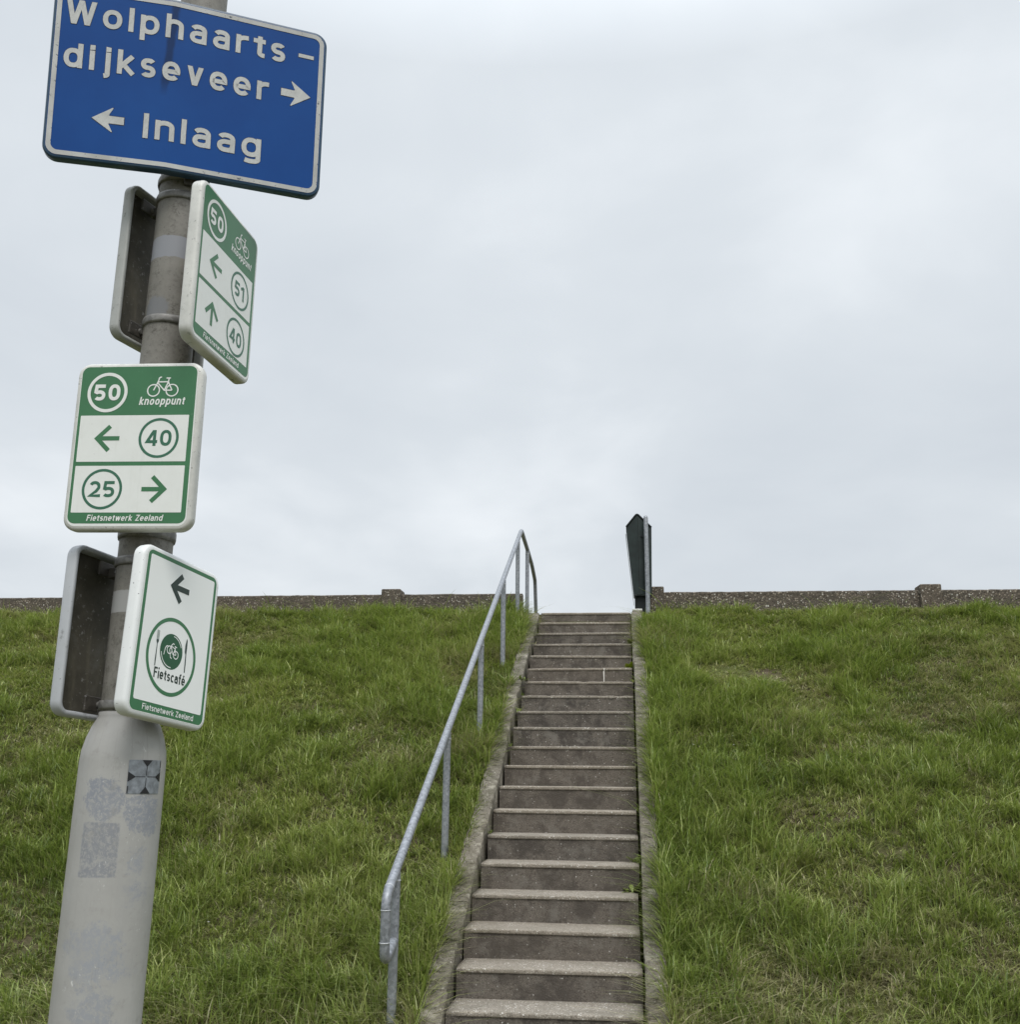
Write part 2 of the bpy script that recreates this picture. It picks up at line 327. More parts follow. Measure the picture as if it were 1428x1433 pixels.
# ------------------------------------------------------------------ staircase
def Wx(p): return W(p[0], p[1], p[2])
stairs = empty('concrete_staircase', W(U_TOE, 0.55, ZG))
tag(stairs, 'straight flight of worn grey concrete steps climbing the grassy dike', 'staircase')
def local(o, root):
    o.parent = root; o.matrix_parent_inverse = root.matrix_world.inverted(); return o
bpy.context.view_layer.update()
def root_xf(loc): 
    loc = np.array(loc); return lambda p: W(*p) - loc
sroot = W(U_TOE, 0.55, ZG); SX = root_xf(sroot)
for k in range(-2, 20):
    u0, z1 = k * RUN, k * RISE
    jv = rng.normal(0, 0.006); jz = rng.normal(0, 0.0025); ju = rng.normal(0, 0.004); ti = rng.normal(0, 0.002)
    v0, v1 = 0.004 + jv, 1.096 + jv
    depth = RUN + 0.05 if k < 19 else 1.6
    NS = 28
    prof = [(0.010, -RISE - 0.02), (0.010, -0.026), (0.0012, -0.0235), (0.0, -0.021), (0.0, -0.006), (0.0022, -0.0018), (0.007, 0.0), (0.10, 0.0015), (depth, 0.003)]
    mb = MB(); vv = []
    worn = fbm(np.arange(NS + 1) * 0.31, np.full(NS + 1, k * 3.7), 90, 2.0, 3) - 0.5
    chip = np.clip(vnoise(np.arange(NS + 1) * 1.0, np.full(NS + 1, k * 5.1), 71, 1.0) - 0.74, 0, 1) * 0.075
    for j in range(NS + 1):
        s_ = j / NS; v = v0 + (v1 - v0) * s_
        ce = 0.010 * (max(0, 1 - j / 1.2) + max(0, 1 - (NS - j) / 1.2))
        for i, (a, h) in enumerate(prof):
            edge = 1.0 if 2 <= i <= 6 else 0.0
            vv.append((u0 + ju + a + (worn[j] * 0.006 + chip[j] * 0.5 + ce * 0.5) * edge, v, z1 + jz + ti * (s_ - 0.5) * 2 + h - (chip[j] * 0.35 + ce * 0.3) * edge * (1 if i >= 4 else 0)))
    npf = len(prof)
    for j in range(NS):
        for i in range(npf - 1):
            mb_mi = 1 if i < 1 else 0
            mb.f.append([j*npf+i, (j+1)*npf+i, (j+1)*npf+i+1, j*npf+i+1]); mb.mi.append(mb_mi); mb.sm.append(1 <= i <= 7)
    mb.v = vv
    base = len(mb.v)
    for j in (0, NS):        # ends
        e_ = [j * npf + i for i in range(npf)]
        mb.v.append((u0 + depth, v0 if j == 0 else v1, z1 - RISE - 0.02)); e_.append(len(mb.v) - 1)
        mb.f.append(e_ if j == 0 else e_[::-1]); mb.mi.append(1); mb.sm.append(False)
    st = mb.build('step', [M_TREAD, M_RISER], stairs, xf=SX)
    if k == 14:              # a white streak down one riser
        q = MB(); q.add([(u0+.0045, 0.795, z1-.004), (u0+.0045, 0.81, z1-.004), (u0+.0045, 0.807, z1-.03), (u0+.0045, 0.80, z1-.03)], [(0,1,2,3)])
        q.add([(u0-0.004, 0.792, z1-.036), (u0-0.004, 0.806, z1-.036), (u0-0.004, 0.804, z1-RISE+.004), (u0-0.004, 0.796, z1-RISE+.004)], [(0,1,2,3)])
        q.v = [(a - 0.004 if a < u0 else a - 0.012, b_, c_) for a, b_, c_ in q.v]
        s2 = q.build('paint_streak', mat_simple('white_streak', (0.62, 0.60, 0.55), 0.8), st, xf=SX)
        s2.parent = st
# sloping side beams, cast in lengths
def beam(v0, v1, cuts, jit):
    for a, b_ in zip(cuts[:-1], cuts[1:]):
        mb = MB(); n_ = max(2, int((b_ - a) / 0.05)); g = 0.004
        dv, dz = rng.normal(0, jit), rng.normal(0, jit * 0.7)
        uu = np.linspace(a + g, b_ - g, n_ + 1); ring = 6
        pr = [(v0 + 0.004, -0.30), (v0, -0.01), (v0 + 0.012, 0.0), (v1 - 0.012, 0.0), (v1, -0.012), (v1 - 0.004, -0.30)]
        for q, u_ in enumerate(uu):
            wob = (vnoise(u_ * 3, v0 * 9 + np.arange(ring) * 1.7, 33, 1.0) - 0.5) * 0.010 + np.clip(vnoise(u_ * 11, v0 * 7 + np.arange(ring) * 5.3, 35, 1.0) - 0.72, 0, 1) * np.array([0, -0.06, -0.05, -0.05, -0.06, 0])
            for r_, (v_, h_) in enumerate(pr):
                mb.v.append((u_, v_ + dv + wob[r_] * 0.8, SL * u_ + 0.030 + h_ + dz + wob[r_] * (0.7 if r_ in (1,2,3,4) else 0)))
        for q in range(n_):
            for r_ in range(ring):
                s_ = (r_ + 1) % ring; mb.f.append([q*ring+r_, (q+1)*ring+r_, (q+1)*ring+s_, q*ring+s_]); mb.mi.append(0); mb.sm.append(False)
        mb.f.append(list(range(ring))[::-1]); mb.mi.append(0); mb.sm.append(False)
        mb.f.append([n_*ring + r_ for r_ in range(ring)]); mb.mi.append(0); mb.sm.append(False)
        mb.build('side_beam', M_STRING, stairs, xf=SX)
beam(-0.142, -0.012, [-1.0, 0.10, 0.86, 1.95, 3.02, 4.15, 5.2, 6.25], 0.009)
beam(1.112, 1.236, [-1.0, 0.42, 1.05, 2.42, 3.55, 4.75, 6.26], 0.006)
# landing end block, light, under the bin
mb = MB(); mb.box(6.265, 6.9, 1.114, 1.242, Z_TOP - 0.25, Z_TOP + 0.010); mb.build('end_block', M_STRING, stairs, bevel=0.008, xf=SX)
mb = MB(); mb.box(6.28, 6.9, 1.122, 1.238, Z_TOP + 0.0102, Z_TOP + 0.034)
mb.build('end_cap', mat_simple('pale_concrete', (0.60, 0.60, 0.57), 0.85, var=0.15, scale=40), stairs, bevel=0.006, xf=SX)

# ------------------------------------------------------------------ wall along the crest
WU, WT = 6.62, 3.545
def wall(name, label, spans, pillars, loc):
    root = empty(name, W(*loc)); tag(root, label, 'wall'); lx = root_xf(W(*loc))
    for (a, b_) in spans:
        mb = MB(); n_ = int((b_ - a) / 0.06) + 1
        vv_ = np.linspace(a, b_, n_ + 1)
        tp = (fbm(vv_ * 4, vv_ * 0 + 3, 51, 2.6, 3) - 0.5) * 0.016
        for v_, t_ in zip(vv_, tp):
            for (u_, h_) in ((WU, Z_TOP - 0.4), (WU, WT - 0.012 + t_), (WU + 0.014, WT + t_), (WU + 0.126, WT + t_), (WU + 0.14, WT - 0.012 + t_), (WU + 0.14, Z_TOP - 0.4)):
                mb.v.append((u_, v_, h_))
        for j in range(n_):
            for i in range(6):
                k_ = (i + 1) % 6; mb.f.append([j*6+i, (j+1)*6+i, (j+1)*6+k_, j*6+k_]); mb.mi.append(0); mb.sm.append(False)
        mb.f.append([5, 4, 3, 2, 1, 0]); mb.f.append([n_*6 + i for i in range(6)]); mb.mi += [0, 0]; mb.sm += [False, False]
        mb.build('panel', M_WALL, root, xf=lx)
    for c_, hw, ht in pillars:
        mb = MB(); mb.box(WU - 0.06, WU + 0.20, c_ - hw, c_ + hw, Z_TOP - 0.4, WT + ht)
        mb.build('pillar', M_WALL, root, bevel=0.014, xf=lx)
PL = [-1.945 - 3.33 * k for k in range(0, 5)]
sp_ = [(-1.82, -0.262)]
for a in PL: sp_.append((a - 3.33 + 0.125, a - 0.125))
wall('concrete_wall', 'low brown pebbledash wall on the dike crest left of the steps', sp_, [(a, 0.125, 0.062) for a in PL], (WU, -0.3, Z_TOP))
PR = [4.72 + 3.33 * k for k in range(0, 4)]
sp_ = [(1.515, 4.595)]
for a in PR: sp_.append((a + 0.125, a + 3.33 - 0.125))
wall('concrete_wall', 'low brown pebbledash wall on the dike crest right of the dark box', sp_, [(1.395, 0.12, 0.062)] + [(a, 0.125, 0.062) for a in PR], (WU, 1.5, Z_TOP))

# ------------------------------------------------------------------ handrail
rail = empty('handrail', W(-0.11, -0.28, hgt(-0.11, -0.28))); HX = root_xf(W(-0.11, -0.28, hgt(-0.11, -0.28)))
tag(rail, 'galvanised steel tube handrail on slim posts along the left side of the steps', 'handrail')
def bend(pts, r, n_=6):
    pts = [np.array(p, float) for p in pts]; o_ = [pts[0]]
    for a, b_, c_ in zip(pts[:-2], pts[1:-1], pts[2:]):
        d0 = (a - b_) / np.linalg.norm(a - b_); d1 = (c_ - b_) / np.linalg.norm(c_ - b_)
        rr = min(r, np.linalg.norm(a - b_) * .48, np.linalg.norm(c_ - b_) * .48)
        for i in range(n_ + 1):
            t_ = i / n_; o_.append((b_ + d0 * rr) * (1-t_)**2 + b_ * 2*t_*(1-t_) + (b_ + d1 * rr) * t_**2)
    o_.append(pts[-1]); return o_
V = -0.28
path = bend([(-0.10, V, 0.37), (-0.325, V, 0.285), (-0.335, V, 0.625), (6.63, V, 4.368), (7.42, V, 4.30), (8.1, V, 4.23), (8.62, V, 4.10), (8.82, V, 3.60), (8.83, V, 3.1)], 0.075)
mb = MB(); mb.tube([HX(p) for p in path], 0.0268, 16); mb.build('rail', M_GALV, rail)
M_WELD = mat_galv('bright_weld_zinc', (0.46, 0.475, 0.49), 60, 0.3)
def weld(pa, pb, r_=0.0268):
    mb = MB(); pa, pb = np.array(pa), np.array(pb); L_ = [pa + (pb - pa) * q_ for q_ in (0, .3, .7, 1)]
    mb.tube([HX(p) for p in L_], [r_, r_ + 0.0022, r_ + 0.0022, r_], 16, cap=False); mb.build('weld_bead', M_WELD, rail)
weld((-0.3335, V, 0.385), (-0.3336, V, 0.392)); weld((-0.270, V, 0.660), (-0.264, V, 0.6632)); weld((-0.3345, V, 0.550), (-0.3346, V, 0.556))
for u_ in (-0.105, 1.47, 3.145, 4.785, 6.22, 7.44):
    zt = 0.62 + (u_ + 0.335) * (4.368 - 0.625) / (6.63 + 0.335) if u_ < 6.6 else 4.295
    zt -= 0.012
    mb = MB(); g = float(hgt(u_, V)); mb.tube([HX((u_, V, g - 0.25)), HX((u_, V, (g + zt) / 2)), HX((u_, V, zt))], 0.0262, 14)
    o = mb.build('post', M_GALV, rail)
    weld((u_, V, zt - 0.052), (u_, V, zt - 0.040), 0.0262)

# ------------------------------------------------------------------ dark box on a post at the top
bl = (6.5, 1.22, Z_TOP); bn = empty('litter_bin', W(*bl)); BX0 = root_xf(W(*bl)); BX = lambda p: BX0((p[0], p[1] - 0.008, p[2]))
tag(bn, 'dark green tapering box with pointed top behind a galvanised post atop the steps', 'bin')
M_BIN = mat_simple('dark_green_plastic', (0.0125, 0.022, 0.0205), 0.45, var=0.35, scale=9, spec=0.4)
M_BIN2 = mat_simple('black_green_edge', (0.009, 0.013, 0.0135), 0.5, var=0.2, scale=12, spec=0.3)
zb = Z_TOP
def poly_prism(mb, pts, u0, u1, mi=0):
    n_ = len(pts); mb.add([(u0, a, b_) for a, b_ in pts] + [(u1, a, b_) for a, b_ in pts],
        [tuple(range(n_))[::-1], tuple(range(n_, 2*n_))] + [(i, (i+1) % n_, n_ + (i+1) % n_, n_ + i) for i in range(n_)], mi)
mb = MB()    # two faces meeting at a shallow front ridge
front = [(1.150, zb + 0.235), (1.372, zb + 0.235), (1.388, zb + 1.10), (1.190, zb + 1.275), (1.068, zb + 1.118)]
ridge_b, ridge_t = (1.205, zb + 0.235), (1.212, zb + 1.272)
vs3 = [(6.50, *front[0]), (6.47, *ridge_b), (6.50, *front[1]), (6.50, *front[2]), (6.47, *ridge_t), (6.50, *front[4])]
bk = [(6.74, *front[0]), (6.74, *ridge_b), (6.74, *front[1]), (6.74, *front[2]), (6.74, *ridge_t), (6.74, *front[4])]
mb.add(vs3 + bk, [(0, 5, 4, 1), (1, 4, 3, 2), (6, 7, 8, 9, 10, 11), (0, 6, 11, 5), (5, 11, 10, 4), (4, 10, 9, 3), (3, 9, 8, 2), (2, 8, 7, 1), (1, 7, 6, 0)])
mb.build('body', M_BIN, bn, bevel=0.008, xf=BX)
mb = MB()    # rounded lid edge along the two roof slopes
mb.tube([tuple(p_) for p_ in bend([(6.496, 1.070, zb + 1.112), (6.468, 1.208, zb + 1.276), (6.496, 1.388, zb + 1.100)], 0.03)], 0.011, 10); mb.build('lid', M_BIN2, bn, xf=BX)
mb = MB(); mb.tube([(6.478, 1.262, zb + 0.985), (6.466, 1.262, zb + 0.985)], 0.014, 12); mb.build('lock', M_BIN2, bn, xf=BX)
mb = MB(); mb.box(6.482, 6.505, 1.150, 1.372, zb + 0.225, zb + 0.247); mb.build('base_rim', M_BIN2, bn, bevel=0.004, xf=BX)
mb = MB(); mb.box(6.466, 6.478, 1.218, 1.2215, zb + 0.26, zb + 1.22); mb.build('door_seam', M_BIN2, bn, xf=BX)
mb = MB(); mb.box(6.54, 6.70, 1.165, 1.33, zb + 0.03, zb + 0.24); mb.box(6.515, 6.54, 1.16, 1.18, zb + 0.03, zb + 0.235); mb.build('stand', M_BIN2, bn, bevel=0.006, xf=BX)
mb = MB()    # pale trim plate standing proud at the left edge
q8 = [(1.058, zb + 1.04), (1.068, zb + 1.05), (1.152, zb + 0.13), (1.146, zb + 0.12)]
mb.add([(6.60, a_, b_) for a_, b_ in q8] + [(6.606, a_, b_) for a_, b_ in q8], [(3,2,1,0), (4,5,6,7), (0,1,5,4), (1,2,6,5), (2,3,7,6), (3,0,4,7)])
mb.build('edge_trim', mat_simple('pale_trim', (0.72, 0.74, 0.75), 0.35, var=0.05), bn, xf=BX)
mb = MB(); mb.tube([(6.40, 1.318, zb - 0.1), (6.40, 1.318, zb + 0.6), (6.40, 1.316, zb + 1.20), (6.40, 1.316, zb + 1.222), (6.40, 1.316, zb + 1.232)], [0.027, 0.027, 0.027, 0.022, 0.009], 16)
mb.build('post', M_GALV, bn, xf=BX)
for q_ in (0.95, 0.40):
    mb = MB(); mb.box(6.425, 6.50, 1.30, 1.335, zb + q_, zb + q_ + 0.04); mb.build('bracket', M_BIN2, bn, xf=BX)

# ------------------------------------------------------------------ sign pole
KP = 1.025; PXY = np.array([-0.8286, 2.2718]) * KP; TX = 0.0034
def axis(z): return np.array([PXY[0] + TX * (z - EYE), PXY[1], z])
pole = empty('sign_pole', (axis(0)[0], axis(0)[1], 0)); PB = np.array([axis(0)[0], axis(0)[1], 0])
tag(pole, 'tall grey painted steel pole with a thick base carrying all the signs', 'pole')
def lathe(name, prof, mat, n_=56):
    vs_, fs_, uv = [], [], []
    for r_, z_ in prof:
        a = axis(z_) - PB
        for j in range(n_): vs_.append((a[0] + r_ * math.sin(2*math.pi*j/n_), a[1] - r_ * math.cos(2*math.pi*j/n_), z_))
    for i in range(len(prof) - 1):
        for j in range(n_):
            k_ = (j + 1) % n_; fs_.append((i*n_+j, i*n_+k_, (i+1)*n_+k_, (i+1)*n_+j))
    fs_.append(tuple((len(prof)-1)*n_ + j for j in range(n_)))
    me = bpy.data.meshes.new(name); me.from_pydata(vs_, [], fs_); me.update()
    return link(name, me, mat, pole, smooth=True)
E0 = EYE
# paint with residue patches: coordinates on the surface are angle about the axis (x) and height (y)
mt, n, b = new_mat('grey_pole_paint'); t = NT(n); p = t.coord('Object')
sx = t.node('ShaderNodeSeparateXYZ'); n.links.new(p, sx.inputs[0])
ang = t.math('ARCTAN2', sx.outputs[0], t.math('MULTIPLY', sx.outputs[1], -1.0)); zz = sx.outputs[2]
arc = t.math('MULTIPLY', ang, 0.088)
sv = t.node('ShaderNodeCombineXYZ'); n.links.new(arc, sv.inputs[0]); n.links.new(zz, sv.inputs[1]); SV = sv.outputs[0]
f = t.noise(p, 7, 6, 0.65); g = t.noise(p, 120, 4, 0.7)
c = t.mix(t.step(f, 0.35, 0.7), (0.335, 0.33, 0.315), (0.40, 0.395, 0.38))
c = t.mix(t.math('MULTIPLY', t.step(t.noise(t.map(p, (30, 30, 3)), 1.0, 5, 0.6), 0.5, 0.75), 0.35), c, (0.30, 0.30, 0.30))
fleck = t.step(t.noise(t.map(SV, (1, 0.8, 1)), 125, 5, 0.8, 0.6), 0.44, 0.50)
edge_n = t.math('MULTIPLY', t.math('SUBTRACT', t.noise(SV, 38, 6, 0.8, 0.4), 0.5), 0.034)
def rect(cx, cz, hw, hh, soft=0.003, rag=1.0):
    ax = t.math('ADD', t.math('ABSOLUTE', t.math('SUBTRACT', arc, cx)), t.math('MULTIPLY', edge_n, rag)); az = t.math('ADD', t.math('ABSOLUTE', t.math('SUBTRACT', zz, cz)), t.math('MULTIPLY', edge_n, rag))
    return t.math('MULTIPLY', t.step(ax, hw, hw - soft), t.step(az, hh, hh - soft))
def disc(cx, cz, r_, rag=1.0):
    dx = t.math('SUBTRACT', arc, cx); dz = t.math('SUBTRACT', zz, cz)
    d = t.math('SQRT', t.math('ADD', t.math('MULTIPLY', dx, dx), t.math('MULTIPLY', dz, dz)))
    return t.step(t.math('ADD', d, t.math('MULTIPLY', edge_n, rag)), r_, r_ - 0.004)
blue_grey = (0.235, 0.25, 0.282)
def residue(c, mask, colr, dens):
    m1 = t.math('MULTIPLY', mask, t.math('ADD', t.math('MULTIPLY', fleck, 0.92 - dens * 0.6), dens * 0.6))
    brk = t.step(t.noise(t.map(SV, (1, 1, 1), (5, 2, 0)), 21, 6, 0.75, 0.8), 0.36, 0.52)
    return t.mix(t.math('MULTIPLY', m1, t.math('ADD', t.math('MULTIPLY', brk, 0.8), 0.2)), c, colr)
A0 = 0.031            # arc from the pole's front to the side that faces the camera
c = residue(c, disc(A0 - 0.025, E0 - 0.042, 0.044, 1.6), blue_grey, 0.42)
c = residue(c, rect(A0 - 0.048, E0 - 0.02, 0.020, 0.026, 0.01, 3.0), blue_grey, 0.35)
c = residue(c, disc(A0 + 0.055, E0 - 0.070, 0.043, 2.2), blue_grey, 0.42)
c = residue(c, rect(A0 + 0.075, E0 - 0.085, 0.020, 0.035, 0.004, 1.5), blue_grey, 0.55)
c = residue(c, rect(A0 - 0.026, E0 - 0.144, 0.040, 0.056, 0.003, 0.25), (0.225, 0.235, 0.258), 0.45)
c = residue(c, rect(A0 + 0.052, E0 - 0.170, 0.018, 0.028, 0.006, 2.0), (0.285, 0.298, 0.322), 0.285)
c = residue(c, rect(A0 + 0.060, E0 - 0.23, 0.026, 0.030, 0.02, 3.0), (0.285, 0.298, 0.322), 0.285)
c = residue(c, disc(A0 - 0.018, E0 - 0.345, 0.058, 4.0), (0.295, 0.308, 0.332), 0.255)
c = residue(c, rect(A0 + 0.01, E0 - 0.37, 0.06, 0.03, 0.03, 5.0), (0.295, 0.308, 0.332), 0.25)
c = residue(c, disc(A0 - 0.01, E0 - 0.45, 0.045, 4.0), (0.285, 0.298, 0.322), 0.285)
c = residue(c, disc(A0 + 0.02, E0 - 0.53, 0.06, 4.0), (0.285, 0.298, 0.322), 0.28)
scr = t.math('MULTIPLY', t.step(t.noise(t.map(SV, (1, .45, 1)), 130, 5, 0.75, 0.5), 0.63, 0.67), t.step(t.noise(SV, 8, 2), 0.46, 0.56))
drip = t.math('MULTIPLY', t.step(t.noise(t.map(SV, (140, 3.5, 1)), 1.0, 5, 0.7), 0.55, 0.72), t.step(zz, E0 - 0.5, E0 + 0.12))
c = t.mix(t.math('MULTIPLY', drip, 0.28), c, (0.19, 0.18, 0.155))
c = t.mix(t.math('MULTIPLY', t.step(t.noise(SV, 26, 6, 0.75), 0.55, 0.70), 0.5), c, (0.24, 0.232, 0.212))
long_ = t.step(t.noise(t.map(SV, (420, 9, 1), (2, 7, 0)), 1.0, 3, 0.6, 0.3), 0.665, 0.70)
c = t.mix(t.math('MULTIPLY', long_, 0.45), c, (0.20, 0.195, 0.185))
c = t.mix(t.math('MULTIPLY', scr, 0.8), c, (0.66, 0.66, 0.65))
blk = t.math('MULTIPLY', t.step(t.noise(SV, 170, 4, 0.7), 0.66, 0.70), t.step(t.noise(t.map(SV, (1,1,1), (3, 1, 0)), 7, 3), 0.53, 0.63))
c = t.mix(t.math('MULTIPLY', blk, 0.75), c, (0.10, 0.10, 0.10))
n.links.new(c, b.inputs['Base Color']); n.links.new(t.math('ADD', t.math('MULTIPLY', f, 0.2), 0.38), b.inputs['Roughness']); t.bump(t.math('ADD', t.math('MULTIPLY', g, 0.3), fleck), 0.03, 0.001, b)
M_POLE = mt
mt, n, b = new_mat('lichened_pole_paint'); t = NT(n); p = t.coord('Object')
sx = t.node('ShaderNodeSeparateXYZ'); n.links.new(p, sx.inputs[0]); zz = sx.outputs[2]
ang = t.math('ARCTAN2', sx.outputs[0], t.math('MULTIPLY', sx.outputs[1], -1.0)); arc = t.math('MULTIPLY', ang, 0.0585)
sv = t.node('ShaderNodeCombineXYZ'); n.links.new(arc, sv.inputs[0]); n.links.new(zz, sv.inputs[1]); SV = sv.outputs[0]
edge_n = t.math('MULTIPLY', t.math('SUBTRACT', t.noise(SV, 70, 4, 0.7), 0.5), 0.016)
f = t.noise(p, 8, 6, 0.7); g = t.noise(p, 85, 6, 0.8); h = t.noise(p, 21, 5, 0.7)
c = t.mix(t.step(f, 0.3, 0.7), (0.15, 0.142, 0.125), (0.235, 0.225, 0.20))
c = t.mix(t.math('MULTIPLY', t.math('MULTIPLY', t.step(g, 0.47, 0.60), t.step(h, 0.42, 0.62)), 0.85), c, (0.075, 0.068, 0.055))
c = t.mix(t.math('MULTIPLY', t.step(t.noise(p, 150, 3), 0.66, 0.71), 0.7), c, (0.05, 0.047, 0.04))
c = t.mix(rect(0.0, E0 + 1.268, 0.5, 0.030, 0.002, 0.5), c, (0.25, 0.26, 0.285))
c = t.mix(t.math('MULTIPLY', disc(-0.012, E0 + 1.10, 0.036, 2.0), 0.9), c, (0.165, 0.17, 0.18))
c = t.mix(rect(0.0, E0 + 0.385, 0.5, 0.026, 0.002, 0.3), c, (0.33, 0.33, 0.325))
n.links.new(c, b.inputs['Base Color']); b.inputs['Roughness'].default_value = 0.6; t.bump(g, 0.25, 0.003, b)
M_POLE2 = mt
lathe('base_shaft', [(0.0925, -0.3), (0.0917, 0.8), (0.0914, E0 - 0.10), (0.0907, E0 + 0.036), (0.0887, E0 + 0.059), (0.082, E0 + 0.087), (0.073, E0 + 0.111), (0.0656, E0 + 0.125), (0.062, E0 + 0.133), (0.062, E0 + 0.1415), (0.056, E0 + 0.1425)], M_POLE)
lathe('upper_shaft', [(0.060, E0 + 0.10), (0.060, E0 + 0.9), (0.0595, E0 + 2.0), (0.057, E0 + 3.2), (0.050, E0 + 3.206)], M_POLE2)
# sticker bent round the shaft: silver squares with black wedges
SA, SZ, SW, SH = 0.031 + 0.053, E0 + 0.004, 0.0400, 0.0350
def on_pole(x, y, lift):
    a = (SA + x) / 0.0912; r_ = 0.0912 + lift; c_ = axis(SZ + y) - PB
    return (c_[0] + r_ * math.sin(a), c_[1] - r_ * math.cos(a), SZ + y)
stk = MB()
def cpatch(poly_fn, nx, ny, lift, mi):
    b0 = len(stk.v)
    for j in range(ny + 1):
        for i in range(nx + 1):
            x, y = poly_fn(i / nx, j / ny); stk.v.append(on_pole(x * SW, y * SH, lift))
    for j in range(ny):
        for i in range(nx):
            a = b0 + j*(nx+1) + i; stk.f.append([a, a+1, a+nx+2, a+nx+1]); stk.mi.append(mi); stk.sm.append(True)
cpatch(lambda s_, t_: (2*s_-1, 2*t_-1), 8, 4, 0.0008, 0)
for k in range(4):       # four wedges on the middles of the sides
    ca, sa = [(1,0),(0,1),(-1,0),(0,-1)][k]
    def wedge(s_, t_, ca=ca, sa=sa):
        x, y = 0.99 - 0.40 * t_, (2*s_-1) * 0.30 * (1 - t_ * 0.98); return (x*ca - y*sa, x*sa + y*ca)
    cpatch(wedge, 3, 3, 0.0014, 1)
def bar(x0, x1, y0, y1, mi): cpatch(lambda s_, t_: (x0 + (x1-x0)*s_, y0 + (y1-y0)*t_), 6, 2, 0.0012, mi)
bar(-0.58, -0.06, -0.02, 0.02, 1); bar(0.06, 0.58, -0.02, 0.02, 1); bar(-0.02, 0.02, 0.08, 0.58, 1); bar(-0.02, 0.02, -0.58, -0.08, 1)
bar(-0.98, -0.93, -0.97, -0.55, 1); bar(0.93, 0.98, 0.55, 0.97, 1); bar(0.93, 0.975, -0.1+0.45, 0.47, 1)
s_obj = stk.build('sticker', [mat_simple('silver_sticker', (0.22, 0.24, 0.265), 0.4, 0.15, var=0.45, scale=55), mat_simple('black_print', (0.012, 0.012, 0.014), 0.45)], pole)
s_obj['label'] = 'square silver sticker with four black wedges on the thick base'

